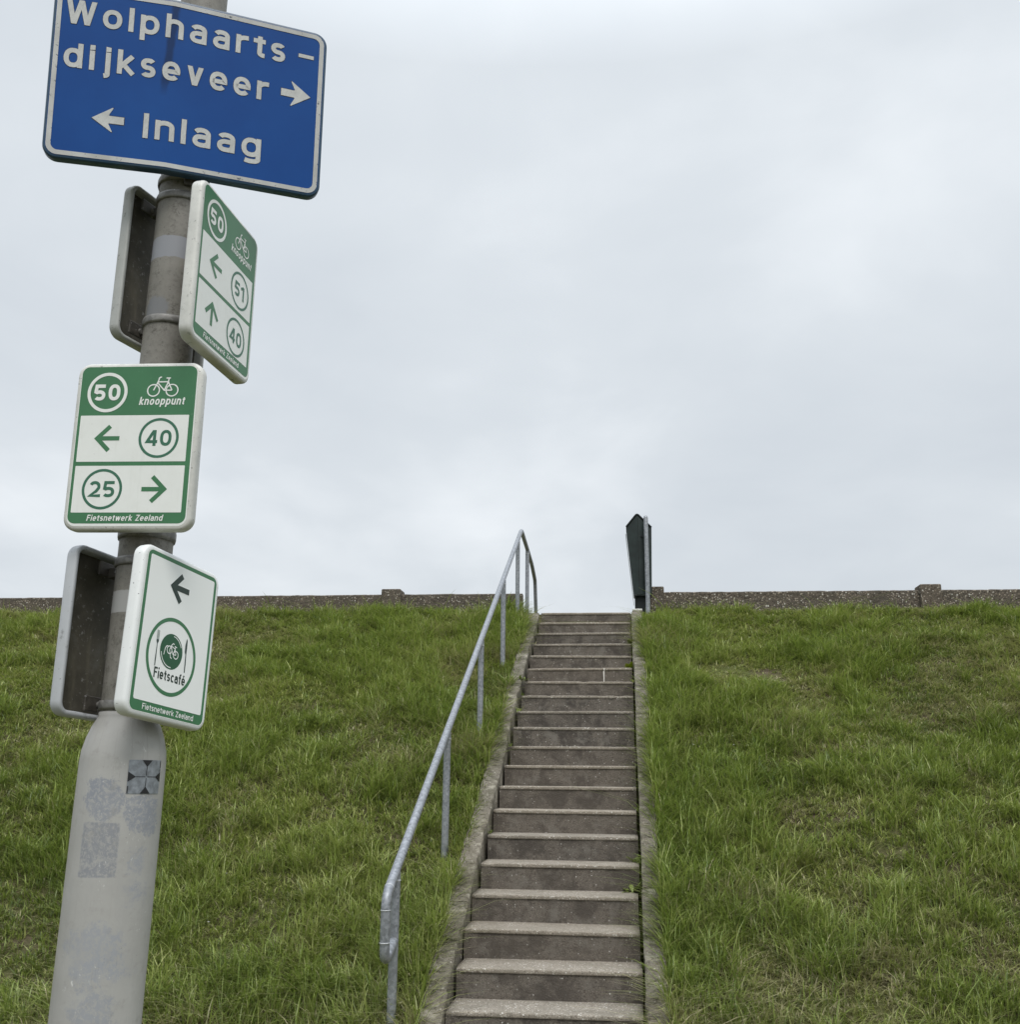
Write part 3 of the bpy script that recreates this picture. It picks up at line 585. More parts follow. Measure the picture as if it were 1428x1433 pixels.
# ------------------------------------------------------------------ lettering: stroked glyphs turned into flat ribbons
def arcp(cx, cy, rx, ry, a0, a1, n_=None, sq=2.25):
    n_ = n_ or max(6, int(abs(a1 - a0) / 9)); o_ = []
    for i in range(n_ + 1):
        a = R(a0 + (a1 - a0) * i / n_); ca, sa = math.cos(a), math.sin(a)
        o_.append((cx + rx * math.copysign(abs(ca) ** (2/sq), ca), cy + ry * math.copysign(abs(sa) ** (2/sq), sa)))
    return o_
def glyph(ch, w_, X=0.72, C=1.0, D=-0.27):
    h = w_ / 2; S = []; adv = 0.6
    rb = (0.29 - h)
    if ch == 'o': S = [arcp(0.29, X/2, rb, X/2-h, 0, 360) + ['c']]; adv = 0.58
    elif ch == 'l': S = [[(h, 0), (h, C)]]; adv = w_
    elif ch == 'I': S = [[(h, 0), (h, C)]]; adv = w_
    elif ch == 'i': S = [[(h, 0), (h, X)], [(h, C - w_*0.95), (h, C+0.02)]]; adv = w_
    elif ch == 'j': S = [[(0.12+h, X), (0.12+h, D+0.17)] + arcp(0.12+h-0.13, D+0.17, 0.13, 0.17-h, 0, -80)[1:], [(0.12+h, C - w_*0.95), (0.12+h, C+0.02)]]; adv = 0.12+w_
    elif ch in 'pbdqg':
        bowl = arcp(0.29, X/2, rb, X/2-h, 0, 360) + ['c']; xs = h if ch in 'pb' else 0.58-h
        if ch == 'p': st = [(xs, D), (xs, X)]
        elif ch in 'bd': st = [(xs, 0), (xs, C)]
        else: st = [(xs, X), (xs, D+0.20)] + arcp(0.29, D+0.20, xs-0.29, 0.20-h, 0, -140)[1:]
        S = [st, bowl]; adv = 0.58
    elif ch in 'nhm':
        r_ = 0.275 - h; S = [[(h, 0), (h, C if ch == 'h' else X)], arcp(0.275, X-h-r_, r_, r_, 165, 0) + [(0.55-h, 0)]]; adv = 0.55
    elif ch == 'u': r_ = 0.275 - h; S = [[(0.55-h, 0), (0.55-h, X)], [(h, X)] + arcp(0.275, h+r_, r_, r_, 180, 345)]; adv = 0.55
    elif ch == 'r': S = [[(h, 0), (h, X)], arcp(0.36, X-h-0.20, 0.36-h, 0.20, 170, 85)]; adv = 0.40
    elif ch == 'a':
        xr = 0.53-h
        S = [arcp(0.265, X-h-0.18, xr-0.265, 0.18, 155, 0) + [(xr, 0)], [(xr, 0.425), (0.25, 0.425)] + arcp(0.25, 0.2125+h/2, 0.25-h, 0.2125-h/2, 90, 270)[1:] + [(0.34, h), (xr, h+0.07)]]; adv = 0.53
    elif ch == 't': S = [[(0.10+h, C*0.90), (0.10+h, 0.19)] + arcp(0.10+h+0.14, 0.19, 0.14, 0.19-h, 180, 275)[1:], [(0, X-h), (0.36, X-h)]]; adv = 0.37
    elif ch == 's':
        ry = (X - w_) / 4; rx = 0.24 - h
        S = [arcp(0.24, X-h-ry, rx, ry, 32, 255) + arcp(0.24, h+ry, rx, ry, 75, -148)]; adv = 0.48
    elif ch in 'eé':
        S = [[(h+0.015, X/2-0.01), (0.57-h, X/2-0.01)] + arcp(0.285, X/2, 0.285-h, X/2-h, 3, 318)]; adv = 0.57
        if ch == 'é': S.append([(0.24, X+0.07), (0.36, X+0.25)])
    elif ch == 'c': S = [arcp(0.28, X/2, 0.28-h, X/2-h, 48, 312)]; adv = 0.50
    elif ch == 'v': S = [['P', (h*1.1, X), (0.27, 0)], ['P', (0.54-h*1.1, X), (0.27, 0)]]; adv = 0.54
    elif ch == 'w': S = [['P', (h, X), (0.22, 0)], ['P', (0.39, X), (0.22, 0)], ['P', (0.39, X), (0.56, 0)], ['P', (0.78-h, X), (0.56, 0)]]; adv = 0.78
    elif ch == 'W': S = [['P', (h, C), (0.255, 0)], ['P', (0.44, C), (0.255, 0)], ['P', (0.44, C), (0.625, 0)], ['P', (0.88-h, C), (0.625, 0)]]; adv = 0.88
    elif ch == 'k': S = [[(h, 0), (h, C)], [(h*1.2, X*0.36), (0.50-h*.5, X-0.02)], [(0.20, X*0.50), (0.54-h*.5, 0.02)]]; adv = 0.53
    elif ch == 'F': S = [[(h, 0), (h, C)], [(h, C-h), (0.52, C-h)], [(h, C*0.53), (0.47, C*0.53)]]; adv = 0.53
    elif ch == 'Z': S = [[(0.02, C-h), (0.55-h*.4, C-h), (h*.9+0.02, h), (0.59, h)]]; adv = 0.60
    elif ch == 'f': S = [[(0.10+h, 0), (0.10+h, C-0.20)] + arcp(0.10+h+0.17, C-0.20, 0.17, 0.20-h, 180, 80)[1:], [(0, X-h), (0.35, X-h)]]; adv = 0.36
    elif ch == '-': S = [[(0, 0.36), (0.44, 0.36)]]; adv = 0.44
    elif ch == '0': S = [arcp(0.31, C/2, 0.31-h, C/2-h, 0, 360, sq=2.4) + ['c']]; adv = 0.62
    elif ch == '1': S = [[(0.30, 0), (0.30, C-h*0.2)], [(0.02, C*0.74), (0.30-h*0.2, C-h*0.6)]]; adv = 0.30+h+0.1
    elif ch == '2': S = [arcp(0.29, C-h-0.25, 0.29-h, 0.25, 155, -18) + [(0.37, 0.37), (h*1.0, h), (0.58, h)]]; adv = 0.60
    elif ch == '4': S = [[(0.47, 0), (0.47, C)], [(0.43, C-h*0.4), (h*1.1, 0.27), (0.62, 0.27)]]; adv = 0.64
    elif ch == '5': S = [[(0.54, C-h), (0.12, C-h), (0.09, 0.545)] + arcp(0.27, 0.32, 0.31-h, 0.32-h, 122, -140)]; adv = 0.60
    elif ch == ' ': adv = 0.30
    return S, adv
def lay(s_, wt, sp, tot, X=0.72):
    """glyph strokes spaced over the length tot (in cap heights): letters widen, strokes keep their width"""
    G_ = [(ch,) + glyph(ch, wt, X) for ch in s_]; n_ = len(G_)
    fix = sum(min(a, wt) if ch != ' ' else a for ch, S, a in G_) + sp * (n_ - 1); var = sum(max(0, a - wt) for ch, S, a in G_ if ch != ' ')
    g_ = (tot - fix) / var if var > 0 else 1.0; cur = 0; o_ = []
    for ch, S, a in G_:
        S2 = [[q_ if isinstance(q_, str) else (wt/2 + (q_[0] - wt/2) * g_, q_[1]) for q_ in st] for st in S]
        o_.append((cur, S2)); cur += (a if ch == ' ' else wt + (a - wt) * g_) + sp
    return o_
def ribbon(mb, pts, w_, z, T, mi=0):
    if pts[0] == 'P':
        (xa, ya), (xb, yb) = pts[1], pts[2]; hw = w_/2 * math.hypot(xb - xa, yb - ya) / abs(yb - ya)
        b0 = len(mb.v); mb.v += [T(xa - hw, ya, z), T(xb - hw, yb, z), T(xb + hw, yb, z), T(xa + hw, ya, z)]
        mb.f.append([b0, b0+1, b0+2, b0+3]); mb.mi.append(mi); mb.sm.append(False); return
    closed = pts[-1] == 'c'
    if closed: pts = pts[:-2]
    q = [np.array(p_, float) for p_ in pts]; n_ = len(q); L_, R_ = [], []
    for i in range(n_):
        if closed or 0 < i < n_ - 1:
            a = q[(i-1) % n_]; c_ = q[(i+1) % n_]; d0 = q[i] - a; d1 = c_ - q[i]
            d0 /= np.linalg.norm(d0) + 1e-12; d1 /= np.linalg.norm(d1) + 1e-12
            tt = d0 + d1; ln = np.linalg.norm(tt)
            if ln < 1e-3: nn_ = np.array([-d0[1], d0[0]]); k_ = 1
            else:
                tt /= ln; nn_ = np.array([-tt[1], tt[0]]); k_ = min(1.9, 1 / max(0.3, nn_ @ np.array([-d0[1], d0[0]])))
        else:
            d = q[1] - q[0] if i == 0 else q[-1] - q[-2]; d = d / (np.linalg.norm(d) + 1e-12); nn_ = np.array([-d[1], d[0]]); k_ = 1
        L_.append(q[i] + nn_ * w_/2 * k_); R_.append(q[i] - nn_ * w_/2 * k_)
    b0 = len(mb.v)
    for a, c_ in zip(L_, R_):
        mb.v.append(T(a[0], a[1], z)); mb.v.append(T(c_[0], c_[1], z))
    for i in range(n_ if closed else n_ - 1):
        j = (i + 1) % n_; mb.f.append([b0+2*i, b0+2*i+1, b0+2*j+1, b0+2*j]); mb.mi.append(mi); mb.sm.append(False)
def text(mb, s_, x0, x1, y, cap, wt, z, sp=0.12, shear=0.0, mi=0, rot=0.0, xf=None, X=0.72):
    """set s_ between x0 and x1 on baseline y; cap height and every other length in metres"""
    items = lay(s_, wt, sp, (x1 - x0) / cap, X); kx = 1.0
    n_ = 0; tr_ = math.tan(rot)
    for cx, S in items:
        for st in S:
            n_ += 1; zz_ = z + 0.00006 * (n_ % 3)
            def T(x, y_, z_, cx=cx):
                px, py = x0 + (x + cx) * cap * kx + shear * y_ * cap, y + y_ * cap
                py += (px - x0) * tr_
                q_ = (px, py, z_); return xf(q_) if xf else q_
            ribbon(mb, st, wt, zz_, T, mi)
def rrect(hw, hh, r_, n_=6, cx=0, cy=0):
    o_ = []
    for sx_, sy_, a0 in ((1, 1, 0), (-1, 1, 90), (-1, -1, 180), (1, -1, 270)):
        for i in range(n_ + 1):
            a = R(a0 + 90 * i / n_); o_.append((cx + sx_ * (hw - r_) + r_ * math.cos(a), cy + sy_ * (hh - r_) + r_ * math.sin(a)))
    return o_
def ring_poly(mb, cx, cy, r_, w_, z, mi=0, n_=64):
    ribbon(mb, arcp(cx, cy, r_, r_, 0, 360, n_, 2.0) + ['c'], w_, z, lambda x, y, z_: (x, y, z_), mi)
def flat(mb, pts, z, mi=0): mb.add([(a, b_, z) for a, b_ in pts], [tuple(range(len(pts)))], mi)

def sign_frame(p_, front=True, k=1.0):
    """matrix of a sign from its centre, heading, tilt and lean; local x right, y up, z out of the printed face"""
    x, y, z, a, tilt, lean = p_
    h_ = np.array([math.cos(a), math.sin(a), 0]); nn_ = np.array([math.sin(a), -math.cos(a), 0]); zv = np.array([0, 0, 1.0])
    v_ = zv * math.cos(tilt) + nn_ * math.sin(tilt)
    h2 = h_ * math.cos(lean) + v_ * math.sin(lean); v2 = v_ * math.cos(lean) - h_ * math.sin(lean); n2 = np.cross(h2, v2)
    if not front: h2, n2 = -h2, -n2
    mm = Matrix((Vector(h2), Vector(v2), Vector(n2))).transposed().to_4x4(); mm.translation = (x * k, y * k, z * k + EYE); return mm
def tray(root, W_, H_, s_, face, rim_m, back_m, rc=0.030, depth=0.030):
    """shallow pressed-steel sign tray: rounded rim folded backwards, hollow behind"""
    hw, hh = W_/2 * s_, H_/2 * s_
    prof = [(0.0105, 0.0), (0.006, -0.0005), (0.0025, -0.0025), (0.0005, -0.006), (0.0, -0.010), (0.0, -depth + 0.006), (0.0015, -depth + 0.0015), (0.005, -depth), (0.010, -depth + 0.001), (0.0125, -depth + 0.005), (0.0125, -0.0045)]
    mb = MB(); loops = [rrect(hw - i_, hh - i_, max(0.004, rc - i_), 8) for i_, z_ in prof]; N_ = len(loops[0])
    for (i_, z_), lp in zip(prof, loops): mb.v += [(a, b_, z_) for a, b_ in lp]
    for k_ in range(len(prof) - 1):
        for j in range(N_):
            q_ = (j + 1) % N_; mb.f.append([k_*N_+j, (k_+1)*N_+j, (k_+1)*N_+q_, k_*N_+q_]); mb.mi.append(0); mb.sm.append(True)
    mb.build('rim', rim_m, root)
    mb = MB(); lp = rrect(hw - 0.0102, hh - 0.0102, rc - 0.010, 8)
    mb.v = [(a, b_, 0.0002) for a, b_ in lp] + [(a, b_, -0.0042) for a, b_ in lp]; N_ = len(lp)
    mb.f = [list(range(N_)), list(range(2*N_ - 1, N_ - 1, -1))] + [[j, N_ + j, N_ + (j+1) % N_, (j+1) % N_] for j in range(N_)]; mb.mi = [0, 1] + [1]*N_; mb.sm = [False]*len(mb.f)
    mb.build('panel', [face, back_m], root)
def clamp_band(root, z, r_=0.0620, wd=0.020, parent_mat=None, name='clamp_band'):
    mb = MB(); n_ = 40; pr = [(r_ - 0.002, -wd/2), (r_ + 0.0015, -wd/2), (r_ + 0.003, -wd/4), (r_ + 0.003, wd/4), (r_ + 0.0015, wd/2), (r_ - 0.002, wd/2)]
    inv = root.matrix_world.inverted() if parent_mat is None else parent_mat.inverted()
    c_ = axis(z)
    for rr, dz in pr:
        for j in range(n_): mb.v.append(tuple(inv @ Vector((c_[0] + rr * math.cos(2*math.pi*j/n_), c_[1] + rr * math.sin(2*math.pi*j/n_), z + dz))))
    for i in range(len(pr) - 1):
        for j in range(n_): mb.f.append([i*n_+j, i*n_+(j+1) % n_, (i+1)*n_+(j+1) % n_, (i+1)*n_+j]); mb.mi.append(0); mb.sm.append(True)
    return mb.build(name, M_CLAMP, root)
def bracket(root, y, x0, x1, z0, z1, name='bracket'):
    mb = MB(); mb.box(x0, x1, y - 0.017, y + 0.017, z0, z1)
    o_ = mb.build(name, M_BRACK, root, bevel=0.002)
    mb = MB(); cx = (x0 + x1) / 2
    mb.tube([(cx, y, z0 + 0.001), (cx, y, z0 - 0.006)], 0.0075, 8); mb.build('bolt', M_CLAMP, o_)
    return o_

def up_arrow(mb, cx, cy, ang, ln, hd, w_, z, mi=0):
    """open arrow: shaft and two barbs; ang is the way it points, tip at (cx,cy)"""
    d = np.array([math.cos(R(ang)), math.sin(R(ang))]); t_ = np.array([cx, cy]); nn_ = np.array([-d[1], d[0]])
    I = lambda x, y, z_: (x, y, z_)
    tip = t_ - d * w_ * 0.72
    ribbon(mb, [tuple(tip - d*hd + nn_*hd), tuple(tip), tuple(tip - d*hd - nn_*hd)], w_, z, I, mi)
    ribbon(mb, [tuple(tip - d*w_*0.3), tuple(t_ - d*ln)], w_, z + 0.00007, I, mi)
def bicycle(mb, ox, oy, k_, w_, z, mi=0):
    I = lambda x, y, z_: (ox + x*k_, oy + y*k_, z_)
    L = lambda pts, zo=0: ribbon(mb, pts, w_/k_, z + zo, I, mi)
    L(arcp(-22, 0, 14, 14, 0, 360, 36, 2.0) + ['c']); L(arcp(22, 0, 14, 14, 0, 360, 36, 2.0) + ['c'])
    L([(-22, 0), (-12.5, 21), (-10, 30), (-7, 32), (-4.5, 32)], 0.00006)
    L([(-12.5, 20.5), (12.0, 20.5)], 0.00012); L([(-13, 18), (3.5, 0), (22, 0)], 0.00018)
    L([(3.5, 0), (12, 20.5), (12.8, 29)], 0.00024); L([(11.5, 20.5), (22, 0)], 0.0003); L([(6.5, 29.5), (17, 29.5)], 0.00036)
def node_sign(p_, name_label, cat, rows, head='50', rim=M_SIGNRIM, s_=1.0, face=M_WHITE):
    root = empty('cycle_route_sign', mat=sign_frame(p_, True, s_)); tag(root, name_label, cat)
    tray(root, 0.300, 0.398, s_, face, rim, M_BACK)
    k_ = s_ / 1000.0; z0, z1, z2 = 0.0005, 0.0008, 0.0011
    m2 = MB(); flat(m2, [(a, b_) for a, b_ in rrect(137.5*k_, 185.8*k_, 17*k_, 6, -0.5*k_, 3.2*k_)], z0); m2.build('printed_field', M_GREEN, root)
    for (ya, yb) in ((71, -39), (-48.7, -157.5)):
        m2 = MB(); flat(m2, rrect(128.7*k_, (ya - yb)/2*k_, 1.5*k_, 3, -2.6*k_, (ya + yb)/2*k_), z1); m2.build('white_field', face, root)
    def numring(cx, cy, txt, mt_, wr, wt, half, cap, parent=root):
        m3 = MB(); ring_poly(m3, cx*k_, cy*k_, 44.2*k_, wr*k_, z2); rg = m3.build('number_ring', mt_, parent)
        m3 = MB(); text(m3, txt, (cx-half)*k_, (cx+half)*k_, (cy - cap/2)*k_, cap*k_, wt, z2, 0.16); m3.build('number', mt_, root)
    numring(-73.2, 126.6, head, M_WHITE, 7.6, 0.215, 31, 39)
    m3 = MB(); bicycle(m3, 58.4*k_, 130.4*k_, k_, 2.9*k_, z2); m3.build('bicycle_symbol', M_WHITE, root)
    m3 = MB(); text(m3, 'knooppunt', 4.5*k_, 112*k_, 95.5*k_, 19.5*k_, 0.165, z2, 0.13, 0.17, X=0.74); m3.build('lettering', M_WHITE, root)
    m3 = MB(); text(m3, 'Fietsnetwerk Zeeland', -92.5*k_, 84*k_, -176.8*k_, 14.0*k_, 0.165, z2, 0.14, 0.17, X=0.74); m3.build('lettering', M_WHITE, root)
    for kind, x_, y_, val in rows:
        if kind == 'ring': numring(x_, y_, val, M_DKG, 6.2, 0.19, 30.5 if val != '51' else 27, 37.5)
        else:
            m3 = MB(); up_arrow(m3, x_*k_, y_*k_, val, 60*k_, 29*k_, 10.2*k_, z2); m3.build('arrow', M_GREEN, root)
    return root
M_DKG = mat_paint('number_green', (0.030, 0.135, 0.080), 0.1)
front = node_sign((-0.863, 2.2242, 0.7364, -0.0817, 0.0467, -0.0095), 'white and green cycle route sign facing forward, 50 over 40 left and 25 right', 'route sign',
    [('arrow', -94, 16.2, 180), ('ring', 58.8, 16.4, '40'), ('ring', -63.2, -103.3, '25'), ('arrow', 89.5, -103.7, 0)], s_=0.985)
upr = node_sign((-0.6749, 2.2041, 1.1302, 1.3744, -0.0135, -0.0135), 'green topped route sign turned sideways showing 50, 51 and 40 under the blue sign', 'route sign',
    [('arrow', -92, 16.2, 180), ('ring', 64, 16.0, '51'), ('arrow', -62, -75, 90), ('ring', 60, -108, '40')], s_=1.03)
def nop(*a): pass
bpy.context.view_layer.update()
# Fietscafe sign
s_ = 0.918 * 1.02; k_ = s_/1000
cafe = empty('cycle_cafe_sign', mat=sign_frame((-0.728, 2.237, 0.2963, 1.2336, -0.041, -0.0918), True, 1.02))
tag(cafe, 'clean white sign with green border, left arrow and bicycle on a plate', 'cafe sign')
tray(cafe, 0.300, 0.398, s_, M_WHITE, M_RIMCLEAN, M_BACK)
M_CLEAN = mat_sign_white('clean_white', (0.82, 0.84, 0.83), 0.05)
z0, z1, z2, z3, z4 = 0.0005, 0.0008, 0.0011, 0.0014, 0.0017
m2 = MB(); flat(m2, rrect(135*k_, 186*k_, 17*k_), z0); m2.build('printed_field', M_GREEN, cafe)
m2 = MB(); flat(m2, rrect(125.5*k_, 169*k_, 5*k_, 4, 0, 7*k_), z1); m2.build('white_field', M_CLEAN, cafe)
m2 = MB(); up_arrow(m2, -45*k_, 121*k_, 180, 73*k_, 33*k_, 14*k_, z2); m2.build('arrow', M_BLACKGREEN, cafe)
m2 = MB(); ring_poly(m2, -10*k_, -46*k_, 88*k_, 9*k_, z2); m2.build('logo_ring', M_GREEN, cafe)
m2 = MB(); flat(m2, arcp(-13*k_, -34*k_, 42*k_, 42*k_, 0, 351, 40, 2.0), z2)
pl = m2.build('logo_plate', M_DKGREEN, cafe)
m2 = MB(); I3 = lambda x, y, z_: (x, y, z_)
ribbon(m2, arcp(-13*k_, -34*k_, 37.5*k_, 37.5*k_, 25, 85, 12, 2.0), 2.0*k_, z3, I3); ribbon(m2, arcp(-13*k_, -34*k_, 37.5*k_, 37.5*k_, 190, 275, 14, 2.0), 2.0*k_, z3, I3)
def lg(pts, zo): ribbon(m2, [((-13 + a)*k_, (-34 + b_)*k_) for a, b_ in pts if not isinstance(a, str)], 2.2*k_, z3 + zo, I3)
for cx, cy, zo in ((-8, 3, 0), (17, -5, .00006)): ribbon(m2, arcp((-13+cx)*k_, (-34+cy)*k_, 9*k_, 9*k_, 0, 360, 24, 2.0) + ['c'], 2.2*k_, z3 + zo, I3)
lg([(-27, -12), (-24, 4), (-20, 10), (-15, 11)], .0001); lg([(-8, 3), (-2, -14), (3, -16)], .00016); lg([(-8, 3), (-3, 14), (3, 20), (8, 19)], .00022); lg([(-4, 13), (12, 9), (17, -5)], .00028); lg([(6, -6), (12, 9), (13, 14)], .00034); lg([(-5, 12), (6, -6), (17, -5)], .0004); lg([(9, 15), (18, 13)], .00046)
m2.build('bicycle_symbol', M_CLEAN, cafe)
M_CUT = mat_paint('cutlery_print', (0.035, 0.06, 0.055), 0.0)
def pol(name, pts, mat, z):
    m5 = MB(); flat(m5, [(a*k_, b_*k_) for a, b_ in pts], z); return m5.build(name, mat, cafe)
fk = MB()
def quad(pts, z, mi): fk.add([(a*k_, b_*k_, z) for a, b_ in pts], [tuple(range(len(pts)))], mi)
quad([(-71, -16), (-71, -20), (-68, -26), (-65.5, -26), (-62.5, -20), (-62.5, -16)], z2, 1)
for i in range(4): quad([(-71 + i*2.4, 6), (-71 + i*2.4, -16), (-69.6 + i*2.4, -16), (-69.6 + i*2.4, 6)], z2, 0)
quad([(-68, -26), (-69, -60), (-68.5, -77), (-65.5, -77), (-65, -60), (-66, -26)], z2 + .00005, 1)
fk.build('fork_print', [mat_paint('fork_grey', (0.16, 0.21, 0.19), 0.0), M_CUT], cafe)
pol('knife_print', [(40, 9), (43.5, 5), (44.5, -15), (44, -30), (45.5, -50), (45.5, -73), (42, -73), (41, -50), (40.5, -30), (37, -25), (36.5, -8)], M_CUT, z2)
m2 = MB(); text(m2, 'Fietscafé', -67*k_, 50*k_, -104*k_, 25*k_, 0.165, z2, 0.10, X=0.70); m2.build('lettering', M_BLACKGREEN, cafe)
m2 = MB(); text(m2, 'Fietsnetwerk Zeeland', -92*k_, 97*k_, -180.5*k_, 13.5*k_, 0.165, z2, 0.14, X=0.74); m2.build('lettering', M_WHITE, cafe)
# the two signs we see from behind
def back_sign(p_, label, rim_m, W_, H_, s_, bys, bx0, bx1, k=1.04, bands=()):
    mm = sign_frame(p_, False, k); s_ *= k
    root = empty('cycle_route_sign', mat=mm); tag(root, label, 'route sign')
    tray(root, W_, H_, s_, M_WHITE, rim_m, M_BACK)
    for by in bys: bracket(root, by, bx0, bx1, -0.030, -0.0235)
    bpy.context.view_layer.update()
    for by, bz_ in zip(bys, bands):
        zc = (mm @ Vector((0, by, 0)))[2]; clamp_band(root, EYE + bz_, parent_mat=mm)
        ar = MB()      # arm between bracket and band
        c_ = mm.inverted() @ Vector(axis(zc)); ar.box(min(bx0, c_[0]) , max(bx0 + 0.02, c_[0] + 0.012), c_[1] - 0.012, c_[1] + 0.012, min(-0.036, c_[2] + 0.055), -0.030)
        ar.build('clamp_arm', M_BRACK, root, bevel=0.002)
    return root
back_sign((-0.8728, 2.3091, 1.1781, 1.1651, -0.0218, -0.0157), 'grimy sign back with dirty grey rim, left of the pole under the blue sign', M_RIMGREY, 0.300, 0.4015, 1.0, (0.168, -0.172), 0.045, 0.118, 1.055, (1.464, 1.075))
back_sign((-0.912, 2.2894, 0.3024, 1.242, -0.0498, -0.0499), 'dark hollow sign back with clean pale rim, lowest on the left of the pole', M_RIMBACK, 0.300, 0.402, 0.9185, (0.152, -0.158), -0.02, 0.065, 1.04, (0.479, 0.156))
# clamps of the front sign and of the cafe and upper right signs
clamp_band(front, EYE + 0.548, wd=0.028, parent_mat=front.matrix_world); clamp_band(front, EYE + 0.915, wd=0.028, parent_mat=front.matrix_world)
for yy in (-0.165, 0.165): bracket(front, yy, -0.03, 0.075, -0.030, -0.022)
for rt_, ys in ((upr, (0.155, -0.150)), (cafe, (0.150, -0.155))):
    for yy in ys: bracket(rt_, yy, -0.09, 0.05, -0.050, -0.026)

# ------------------------------------------------------------------ blue place-name sign
BC = np.array([-0.8525, 2.1797, 1.6624 + EYE]); AL, AR, BW, BH, BT, BLN, BS = 0.2315, 0.3565, 0.6618, 0.4483, 0.1407, 0.0231, 0.4246
am = (AL + AR) / 2; zv = np.array([0, 0, 1.0]); n_m = np.array([math.sin(am), -math.cos(am), 0]); h_m = np.array([math.cos(am), math.sin(am), 0])
v2 = (zv * math.cos(BT) + n_m * math.sin(BT)) * math.cos(BLN) - h_m * math.sin(BLN)
def hd(a): return np.array([math.cos(a), math.sin(a), 0]) * math.cos(BLN) + zv * math.sin(BLN)
hL, hR = hd(AL), hd(AR)
nL = np.cross(hL, v2); nL /= np.linalg.norm(nL); nR = np.cross(hR, v2); nR /= np.linalg.norm(nR)
def bxf(p_):
    x, y, z = p_; s1 = 1 / (1 + math.exp(-x / 0.006))
    nn_ = nL * (1 - s1) + nR * s1; q_ = (hL if x < 0 else hR) * x + v2 * y + nn_ * z; return tuple(q_)
blue = empty('place_name_sign', tuple(BC)); tag(blue, 'large blue direction sign with white lettering and arrows at the top of the pole', 'direction sign')
x0b, x1b = -BW * BS, BW * (1 - BS); y0b, y1b = -BH/2, BH/2
def brr(inset, r_, n_=8):
    hw, hh = (x1b - x0b)/2 - inset, (y1b - y0b)/2 - inset; cx = (x0b + x1b)/2
    o_ = []
    for sx_, sy_, a0 in ((1, 1, 0), (-1, 1, 90), (-1, -1, 180), (1, -1, 270)):
        for i in range(n_ + 1):
            a = R(a0 + 90*i/n_); o_.append((cx + sx_*(hw - r_) + r_*math.cos(a), sy_*(hh - r_) + r_*math.sin(a)))
        if (sx_, sy_) == (1, 1): o_ += [(x_, hh) for x_ in (0.1, 0.02, 0.008, 0, -0.008, -0.02, -0.1)]
        if (sx_, sy_) == (-1, -1): o_ += [(x_, -hh) for x_ in (-0.1, -0.02, -0.008, 0, 0.008, 0.02, 0.1)]
    return o_
def strip_between(mb, A, B, za, zb_, mi=0, sm=True):
    b0 = len(mb.v); N_ = len(A); mb.v += [(a, c_, za) for a, c_ in A] + [(a, c_, zb_) for a, c_ in B]
    for j in range(N_):
        q_ = (j+1) % N_; mb.f.append([b0+j, b0+N_+j, b0+N_+q_, b0+q_]); mb.mi.append(mi); mb.sm.append(sm)
def band_fill(mb, inset, r_, z, mi=0, flip=False):
    """fill a rounded rectangle in vertical columns so that it can follow the crease"""
    hw, hh = (x1b - x0b)/2 - inset, (y1b - y0b)/2 - inset; cx = (x0b + x1b)/2
    xs = sorted(set([cx - hw + r_*(1 - math.cos(R(90*i/8))) for i in range(9)] + [cx + hw - r_*(1 - math.cos(R(90*i/8))) for i in range(9)] + [-0.1, -0.02, -0.008, 0, 0.008, 0.02, 0.1]))
    b0 = len(mb.v)
    for x_ in xs:
        d = max(0, abs(x_ - cx) - (hw - r_)); hy = hh - r_ + math.sqrt(max(0, r_*r_ - d*d)); mb.v += [(x_, -hy, z), (x_, hy, z)]
    for i in range(len(xs) - 1):
        f_ = [b0+2*i, b0+2*i+2, b0+2*i+3, b0+2*i+1]; mb.f.append(f_[::-1] if flip else f_); mb.mi.append(mi); mb.sm.append(False)
# blue face with dirt streak along the crease
mt, n, b = new_mat('blue_reflective_face'); t = NT(n); p = t.coord('Object')
dv = t.node('ShaderNodeVectorMath', operation='DOT_PRODUCT'); n.links.new(p, dv.inputs[0]); dv.inputs[1].default_value = tuple(hL)
dy = t.node('ShaderNodeVectorMath', operation='DOT_PRODUCT'); n.links.new(p, dy.inputs[0]); dy.inputs[1].default_value = tuple(v2)
lx, ly = dv.outputs['Value'], dy.outputs['Value']
f = t.noise(p, 5, 5, 0.6); fine = t.vor(p, 420)
c = t.mix(t.step(f, 0.3, 0.7), (0.0045, 0.058, 0.255), (0.007, 0.074, 0.30))
sxn = t.math('ADD', t.math('ABSOLUTE', t.math('ADD', t.math('ADD', lx, 0.012), t.math('MULTIPLY', ly, -0.08))), t.math('MULTIPLY', t.math('SUBTRACT', t.noise(t.map(p, (9, 9, 9)), 3.0, 3), 0.5), 0.012))
str_ = t.math('MULTIPLY', t.step(sxn, 0.0125, 0.006), t.step(ly, -0.035, 0.01))
c = t.mix(t.math('MULTIPLY', str_, 0.85), c, (0.004, 0.026, 0.10))
c = t.mix(t.math('MULTIPLY', t.math('MULTIPLY', t.step(t.noise(p, 34, 4, 0.7), 0.70, 0.74), t.step(t.noise(p, 6, 2), 0.5, 0.6)), 0.4), c, (0.06, 0.13, 0.30))
n.links.new(c, b.inputs['Base Color']); b.inputs['Roughness'].default_value = 0.35; b.inputs['Specular IOR Level'].default_value = 0.22
M_BLUE = mt
mt, n, b = new_mat('white_reflective_film'); t = NT(n); p = t.coord('Object')
v_ = t.vor(p, 300, 'DISTANCE_TO_EDGE', rnd=0.35); f = t.noise(p, 22, 5, 0.7); ed = t.noise(p, 75, 4, 0.7)
